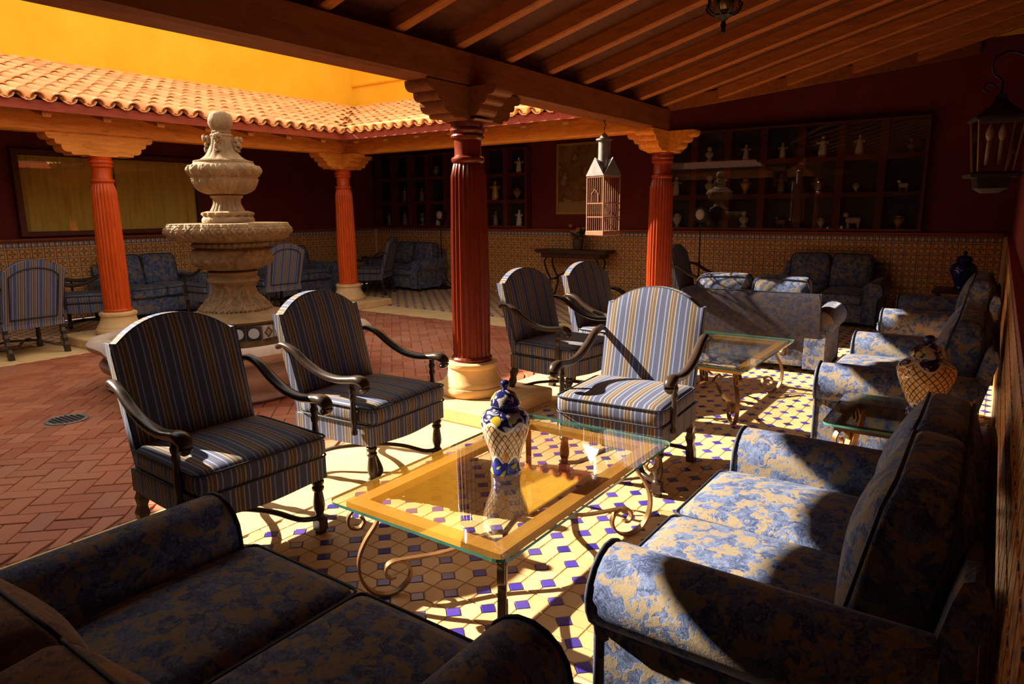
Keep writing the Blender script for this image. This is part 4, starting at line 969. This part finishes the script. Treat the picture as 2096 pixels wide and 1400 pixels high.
# ------------------------------------------------------------------ window with curtains on the left wall
wn = struct('window_1', MB().box(XL+.001, XL+.018, 4.02, 6.80, 1.275, 2.50), 'black_panel', label='wide window with drawn yellow curtains on the left wall')
for (y0, y1, z0, z1) in ((4.02, 4.10, 1.275, 2.50), (6.72, 6.80, 1.275, 2.50), (4.10, 6.72, 2.43, 2.50), (4.10, 6.72, 1.275, 1.335)):
    MB().box(XL+.018, XL+.10, y0, y1, z0, z1).build('window_frame', 'shelf_wood', wn)
MB().box(XL+.088, XL+.092, 4.10, 6.72, 1.335, 2.43).build('pane', 'pane_glass', wn)
for i in range(2):
    y0, y1 = (4.105, 5.40) if i == 0 else (5.40, 6.715)
    mb = MB(); n = 110; fr = []
    ph = random.uniform(0, 6)
    for (z, am) in ((1.34, 1.0), (1.9, .9), (2.36, .6), (2.42, .3)):
        fr.append([(XL+.053+.026*am*math.sin(ph+q*.40+.9*math.sin(q*.13))+.005*math.sin(q*1.3+z), y0+(y1-y0)*q/n, z) for q in range(n+1)])
    mb.loft(fr, False, False); bk = [[(p[0]-.003, p[1], p[2]) for p in r] for r in fr]; mb.loft([r[::-1] for r in bk], False, False)
    tag(mb.build('curtain', 'curtain', None, True), ('left' if i == 0 else 'right')+' half of the yellow curtains in the far left window', 'curtain', 'window curtains')

# ------------------------------------------------------------------ display niches on the back wall
def display(label, x0, x1, ncol, z0, z1, nrow, glassn=None):
    d = .17; yb = YB-.002; t = thing('display_shelf', label, 'shelf', (x0, yb, z0)); L = x1-x0; H_ = z1-z0
    MB().box(0, L, -.012, 0, 0, H_).build('back_panel', 'black_panel', t)
    cw, rh = L/ncol, H_/nrow
    for i in range(ncol+1):
        w_ = .05; MB().box(max(0, i*cw-w_), min(L, i*cw+w_), -d, -.013, 0, H_).build('divider', 'shelf_wood', t)
    for j in range(nrow+1):
        w_ = .035
        for i in range(ncol): MB().box(i*cw+.051, (i+1)*cw-.051, -d+.004, -.013, max(0, j*rh-w_), min(H_, j*rh+w_)).build('shelf_board', 'shelf_wood', t)
    if glassn: MB().box(.03, L-.03, -d-.012, -d-.006, .03, H_-.03).build('glass_front', glassn, t)
    return cw, rh, d
ZS0 = ZD+.062
glass('cabinet_glass', (.90, .90, .88), 1.0, 1.5)
cwR, rhR, dS = display('wide dark display shelf on the back wall at right, beyond the sofas', -4.62, -.88, 7, ZS0, 2.78, 3, 'cabinet_glass')
cwL, rhL, dS = display('dark display shelf on the back wall left of the painting', -11.3, -7.3, 8, ZS0, 2.74, 3)
def figure(name, label, cat, loc, kind, h, mat, group):
    t = thing(name, label, cat, loc, random.uniform(-.5, .5), group)
    if kind == 0:     # robed statuette with raised arms
        MB().lathe([(.21, 0), (.21, .06), (.17, .09), (.20, .12), (.17, .40), (.13, .60), (.15, .70), (.10, .78), (.045, .81), (.05, .83)], 12).build('robe', mat, t, True, 50)
        MB().lathe([(.03, .825), (.075, .86), (.085, .91), (.06, .97), (.01, 1.0)], 10).build('head', mat, t, True)
        for sx in (-1, 1): MB().tube([(sx*.11, 0, .72), (sx*.24, -.03, .62), (sx*.28, -.06, .74)], [.05, .04, .03], 6).build('arm', mat, t, True)
    elif kind == 1:   # bust
        MB().lathe([(.22, 0), (.22, .10), (.13, .15), (.11, .25), (.24, .36), (.28, .50), (.22, .60), (.09, .66), (.08, .72)], 14, mod=lambda r, z, a: r*(1-.25*abs(math.sin(a)))).build('bust', mat, t, True, 50)
        MB().lathe([(.05, .70), (.14, .76), (.16, .86), (.12, .96), (.02, 1.0)], 12).build('head', mat, t, True)
    elif kind == 2:   # small urn
        MB().lathe([(.16, 0), (.18, .04), (.08, .12), (.20, .30), (.30, .52), (.28, .66), (.14, .78), (.17, .86), (.15, .90)], 16).build('body', mat, t, True, 50)
        for sx in (-1, 1): MB().tube([(sx*.16, 0, .80), (sx*.34, 0, .80), (sx*.38, 0, .66), (sx*.27, 0, .54)], .03, 6).build('handle', mat, t, True)
    else:             # little animal figure
        MB().pillow((0, 0, .45), (.38, .16, .18), .14, n=5).build('body', mat, t, True)
        MB().pillow((-.38, 0, .74), (.14, .11, .13), .1, n=4).build('head', mat, t, True)
        for sx in (-.25, .25):
            for sy in (-.09, .09): MB().lathe([(.05, 0), (.06, .05), (.05, .3), (.07, .42)], 7, (sx, sy, 0)).build('leg', mat, t, True)
    t.scale = (h, h, h); return t
ordn = ['first', 'second', 'third', 'fourth', 'fifth', 'sixth', 'seventh', 'eighth']; rown = ['bottom', 'middle', 'top']
KN = ['robed statuette', 'small bust', 'two-handled urn', 'animal figure']; CT = ['statuette', 'bust', 'urn', 'figurine']; NM = ['statuette', 'bust', 'urn', 'animal_figurine']
MN = {'figure_pale': 'pale', 'figure_dark': 'dark', 'figure_gold': 'gilded'}
right_set = {(2, 1): (1, 'figure_pale', .24), (2, 2): (0, 'figure_pale', .24), (2, 3): (0, 'figure_pale', .23), (2, 4): (0, 'figure_pale', .30), (2, 5): (0, 'figure_pale', .28), (2, 6): (1, 'figure_dark', .2),
             (1, 0): (0, 'figure_pale', .30), (1, 1): (1, 'figure_pale', .30), (1, 2): (2, 'figure_gold', .26), (1, 3): (0, 'figure_dark', .3), (1, 4): (2, 'figure_dark', .24), (1, 5): (2, 'figure_pale', .14), (1, 6): (3, 'figure_pale', .18),
             (0, 0): (2, 'figure_pale', .24), (0, 1): (2, 'figure_dark', .2), (0, 2): (1, 'figure_pale', .26), (0, 3): (3, 'figure_dark', .2), (0, 4): (2, 'figure_pale', .16), (0, 5): (3, 'figure_pale', .26), (0, 6): (2, 'figure_gold', .2)}
left_set = {(0, 0): (0, 'figure_dark', .26), (0, 1): (0, 'figure_dark', .28), (0, 2): (1, 'figure_dark', .26), (0, 3): (0, 'figure_pale', .24), (0, 5): (2, 'figure_dark', .25), (0, 6): (0, 'figure_dark', .28), (0, 7): (0, 'figure_pale', .30),
            (1, 1): (0, 'figure_dark', .3), (1, 2): (0, 'figure_dark', .28), (1, 4): (1, 'figure_dark', .26), (1, 6): (0, 'figure_gold', .36), (1, 7): (2, 'figure_dark', .24), (2, 7): (0, 'figure_pale', .28), (2, 3): (2, 'figure_dark', .22)}
for side, st_, x0, cw, rh in (('right', right_set, -4.62, cwR, rhR), ('left', left_set, -11.3, cwL, rhL)):
    for (r, c), (kd, mt, hh) in st_.items():
        zf = ZS0+r*rh+.0355
        figure(NM[kd], f'{MN[mt]} {KN[kd]} in the {side} display shelf, {rown[r]} row, {ordn[c]} niche from left', CT[kd], (x0+(c+.5)*cw+random.uniform(-.06, .06), YB-.095, zf), kd, hh, mt, 'ornaments in the display shelves')

# painting
pt = thing('painting', 'brown and gold old painting hanging on the back wall above the console', 'painting', (-6.19, YB-.003, 2.13))
MB().box(-.50, .50, -.03, 0, -.585, .585).build('canvas', 'painting', pt)
for (a, b, c, d) in ((-.54, -.50, -.625, .625), (.50, .54, -.625, .625)): MB().box(a, b, -.045, 0, c, d).build('frame_bar', 'figure_gold', pt)
for (c, d) in ((-.625, -.585), (.585, .625)): MB().box(-.50, .50, -.045, 0, c, d).build('frame_bar', 'figure_gold', pt)

# console table with plant
cs = thing('console_table', 'dark console table with scrolled iron legs against the back wall', 'table', (-6.19, 10.70, 0))
MB().prism([(-.72, .86), (-.68, .82), (.68, .82), (.72, .86), (.72, .885), (-.72, .885)], 'Y', -.2, .2).build('top', 'console_wood', cs)
MB().box(-.60, .60, -.17, .17, .74, .819).build('apron', 'console_wood', cs)
for sx in (-1, 1):
    for sy in (-1, 1):
        c_ = [(sx*.50, sy*.13, .74), (sx*.55, sy*.13, .66), (sx*.50, sy*.13, .50), (sx*.42, sy*.13, .34), (sx*.46, sy*.13, .14), (sx*.52, sy*.13, .02), (sx*.60, sy*.13, .06), (sx*.58, sy*.13, .14), (sx*.53, sy*.13, .12)]
        MB().band(spline(c_, 4), .026, .022, (0, 1, 0)).build('leg', 'dark_iron', cs, True, 45)
    MB().box(sx*.44-.012, sx*.44+.012, -.13, .13, .33, .354).build('crossbar', 'dark_iron', cs)
MB().tube(spline([(-.43, 0, .34), (-.2, 0, .46), (0, 0, .42), (.2, 0, .46), (.43, 0, .34)], 5), .014, 8).build('stretcher', 'dark_iron', cs, True)
pp = thing('potted_plant', 'small potted plant with orange flowers on the console table', 'plant', (-6.12, 10.70, .886))
MB().lathe([(.07, 0), (.085, .02), (.10, .12), (.095, .17), (.11, .19), (.10, .20), (.085, .185)], 18).build('pot', 'terracotta_pot', pp, True, 50)
random.seed(3)
for i in range(46):
    a = random.uniform(0, 2*PI); e = random.uniform(.15, 1.45); L = random.uniform(.12, .26); b = Vector((.03*math.cos(a), .03*math.sin(a), .18))
    d = Vector((math.cos(a)*math.cos(e), .75*math.sin(a)*math.cos(e), math.sin(e))); sd = d.cross(Vector((0, 0, 1))).normalized(); tip = b+d*L+Vector((0, 0, -.03)); m = b+d*L*.6+Vector((0, 0, .02))
    MB().add([b, m+sd*.032, tip, m-sd*.032, m+Vector((0, 0, -.004))], [(0, 1, 4), (1, 2, 4), (2, 3, 4), (3, 0, 4)]).build('leaf', 'leaf' if i % 4 else 'flower', pp)
for i in range(7):
    a = random.uniform(0, 2*PI); c_ = Vector((.14*math.cos(a), .10*math.sin(a), .30+random.uniform(0, .16)))
    MB().lathe([(.005, -.03), (.03, -.01), (.045, .015), (.02, .03)], 7, c_, mod=lambda r, z, a: r*(1+.25*math.cos(5*a))).build('blossom', 'flower', pp, True)

# iron floor lamps
def floor_lamp(label, loc):
    t = thing('floor_lamp', label, 'lamp', loc)
    MB().lathe([(.03, .10), (.026, .16), (.013, .2), (.013, .72), (.022, .74), (.022, .78), (.012, .80), (.012, 1.30), (.024, 1.32), (.024, 1.35), (.012, 1.37), (.012, 1.40)], 10).build('pole', 'dark_iron', t, True, 40)
    MB().lathe([(.20, 0), (.21, .02), (.15, .05), (.08, .07), (.05, .10)], 16).build('base', 'dark_iron', t, True, 40)
    for i in range(3):
        a = 2*PI*i/3+.4; u = Vector((math.cos(a), math.sin(a), 0)); MB().band(spline([u*.02+Vector((0, 0, .34)), u*.09+Vector((0, 0, .30)), u*.10+Vector((0, 0, .2)), u*.16+Vector((0, 0, .12)), u*.22+Vector((0, 0, .04))], 4), .02, .014, (-u.y, u.x, 0)).build('scroll', 'dark_iron', t, True)
    hd = MB().lathe([(.11, -.03), (.125, -.02), (.125, .02), (.11, .03)], 24); hd.v = [(v[0], v[2], v[1]+1.50) for v in hd.v]; hd.f = [f[::-1] for f in hd.f]; hd.build('head', 'dark_iron', t, True, 40)
    gl = MB().lathe([(.085, 0), (.08, .02), (.05, .035), (.005, .04)], 20); gl.v = [(v[0]*.85, -.031-v[2], v[1]+1.50) for v in gl.v]; gl.build('face', 'figure_pale', t, True)
    return t
floor_lamp('black iron floor lamp with pale round head behind the dark back armchair', (-3.80, 10.45, 0))
floor_lamp('black iron floor lamp with round head left of the foreground column, at the back wall', (-9.35, 10.72, 0))

# hanging birdcage
bc = thing('birdcage', 'tall wooden birdcage with metal chimney hanging from the roof beam', 'birdcage', (BX1, 6.56, 1.32), RAD(-17))
s_ = .12
MB().bevbox(-s_-.01, s_+.01, -s_-.01, s_+.01, 0, .05, .006).build('base', 'cage_wood', bc)
for sx in (-1, 1):
    for sy in (-1, 1): MB().box(sx*s_-.006, sx*s_+.006, sy*s_-.006, sy*s_+.006, .051, .60).build('corner_post', 'cage_wood', bc)
for z in (.19, .33, .60):
    for sy in (-1, 1): MB().box(-s_-.005, s_+.005, sy*s_-.004, sy*s_+.004, z, z+.01).build('rail', 'cage_wood', bc)
    for sx in (-1, 1): MB().box(sx*s_-.004, sx*s_+.004, -s_+.005, s_-.005, z, z+.01).build('rail', 'cage_wood', bc)
for i in range(1, 8):
    q = -s_+2*s_*i/8
    for sg in (-1, 1):
        MB().box(q-.0018, q+.0018, sg*s_-.0018, sg*s_+.0018, .051, .60).build('cage_bar', 'cage_wood', bc); MB().box(sg*s_-.0018, sg*s_+.0018, q-.0018, q+.0018, .051, .60).build('cage_bar', 'cage_wood', bc)
MB().band([(-.05, -s_-.006, .35), (-.05, -s_-.006, .43), (0, -s_-.006, .48), (.05, -s_-.006, .43), (.05, -s_-.006, .35)], .006, .006, (0, 1, 0)).build('door_arch', 'cage_wood', bc)
MB().band([(-s_-.006, -.05, .35), (-s_-.006, -.05, .43), (-s_-.006, 0, .48), (-s_-.006, .05, .43), (-s_-.006, .05, .35)], .006, .006, (1, 0, 0)).build('door_arch', 'cage_wood', bc)
for ax in range(4):
    a = ax*PI/2; R = Matrix.Rotation(a, 4, 'Z'); mb = MB()
    mb.loft([[R @ Vector(p) for p in ((-s_-.012, -s_-.012, .615), (s_+.012, -s_-.012, .615), (0, -s_-.012, .80))], [R @ Vector(p) for p in ((-.02, -.03, .66), (.02, -.03, .66), (0, -.03, .76))]]); mb.build('gable', 'zinc', bc)
MB().lathe([(.065, .62), (.062, .66), (.06, .97), (.085, .975), (.085, .99), (.05, 1.0), (.02, 1.04), (.008, 1.05)], 16).build('chimney', 'zinc', bc, True, 35)
MB().tube([(0, 0, 1.05), (0, 0, 1.10), (.02, 0, 1.125), (0, 0, 1.15), (0, 0, BZ0-1.32)], .006, 6).build('hook', 'dark_iron', bc, True)

# wall lantern at right
wlx, wly = -.085, 5.6
lt = thing('wall_lantern', 'glass wall lantern on a scrolled iron bracket at the upper right', 'lantern', (wlx, wly, 1.68), RAD(12))
a0, a1 = .095, .125
def fr_sq(r, z): return [(-r, -r, z), (r, -r, z), (r, r, z), (-r, r, z)]
MB().loft([fr_sq(.135, .10), fr_sq(.145, .12), fr_sq(.12, .135)]).build('base_plate', 'dark_iron', lt)
MB().loft([fr_sq(.045, .0), fr_sq(.085, .03), fr_sq(.095, .099)]).build('lower_cup', 'dark_iron', lt)
for sx in (-1, 1):
    for sy in (-1, 1): MB().tube([(sx*a0, sy*a0, .135), (sx*a1, sy*a1, .46)], .006, 6).build('post', 'brass', lt)
for q in range(4):
    R = Matrix.Rotation(q*PI/2, 4, 'Z'); MB().add([R @ Vector(p) for p in ((-a0+.006, -a0, .14), (a0-.006, -a0, .14), (a1-.006, -a1, .455), (-a1+.006, -a1, .455))], [(0, 1, 2, 3)]).build('pane', 'lantern_glass', lt)
MB().loft([fr_sq(.14, .46), fr_sq(.15, .475), fr_sq(.11, .50), fr_sq(.05, .56), fr_sq(.03, .60), fr_sq(.035, .62)]).build('cap', 'dark_iron', lt)
for sx in (-.035, .035):
    MB().lathe([(.012, .18), (.012, .33), (.008, .335)], 8, (sx, 0, 0)).build('candle', 'figure_pale', lt, True)
    MB().lathe([(.010, .336), (.022, .36), (.024, .385), (.012, .42), (.002, .44)], 10, (sx, 0, 0)).build('bulb', 'bulb', lt, True)
MB().tube(spline([(.0, 0, .62), (.0, 0, .70), (-.05, .02, .76), (-.06, .0, .83), (0, 0, .88), (.09, 0, .86), (.185, -.03, .78)], 5), .008, 7).build('bracket', 'dark_iron', lt, True)
MB().tube(spline([(-.02, 0, .66), (-.08, 0, .70), (-.10, 0, .66), (-.07, 0, .64)], 4), .006, 6).build('scroll', 'dark_iron', lt, True)

# hanging lantern under the rafters
hx, hy = -1.45, 4.22; hz = 2.60
hl = thing('hanging_lantern', 'dark ornate metal lantern hanging under the rafters at the top', 'lantern', (hx, hy, hz))
MB().lathe([(.004, 0), (.014, .012), (.010, .03), (.018, .05), (.012, .07), (.03, .09), (.05, .10), (.045, .11)], 14).build('finial', 'dark_iron', hl, True, 40)
for i in range(8):
    a = i*PI/4; u = Vector((math.cos(a), math.sin(a), 0)); MB().band(spline([u*.03+Vector((0, 0, .10)), u*.075+Vector((0, 0, .115)), u*.105+Vector((0, 0, .15)), u*.09+Vector((0, 0, .17)), u*.10+Vector((0, 0, .24)), u*.11+Vector((0, 0, .34)), u*.05+Vector((0, 0, .42))], 4), .012, .008, (-u.y, u.x, 0)).build('rib', 'dark_iron', hl, True)
MB().lathe([(.04, .111), (.085, .15), (.09, .30), (.085, .33), (.03, .40), (.02, .42)], 8).build('glass_body', 'lantern_glass', hl)
MB().lathe([(.05, .13), (.055, .2), (.05, .28), (.02, .31)], 12, mod=lambda r, z, a: r*(1+.15*math.cos(6*a))).build('candle_cluster', 'brass', hl, True)
MB().tube([(0, 0, .42), (0, 0, zc_r(hx)+RH-hz)], .007, 6).build('chain', 'dark_iron', hl)

# urn on a small corner table
ut = thing('corner_table', 'small dark table in the far right corner holding an urn', 'table', (-.30, 9.55, 0))
MB().bevbox(-.28, .28, -.28, .28, .60, .635, .01).build('top', 'console_wood', ut)
for sx in (-1, 1):
    for sy in (-1, 1): MB().lathe(turned(0, .60, .02), 10, (sx*.23, sy*.23, 0)).build('leg', 'console_wood', ut, True, 50)
make_vase('urn', 'dark lidded urn on the corner table at the end of the sofa row', 'cobalt_glaze', (-.30, 9.55, .636), 1.05, 1.2)
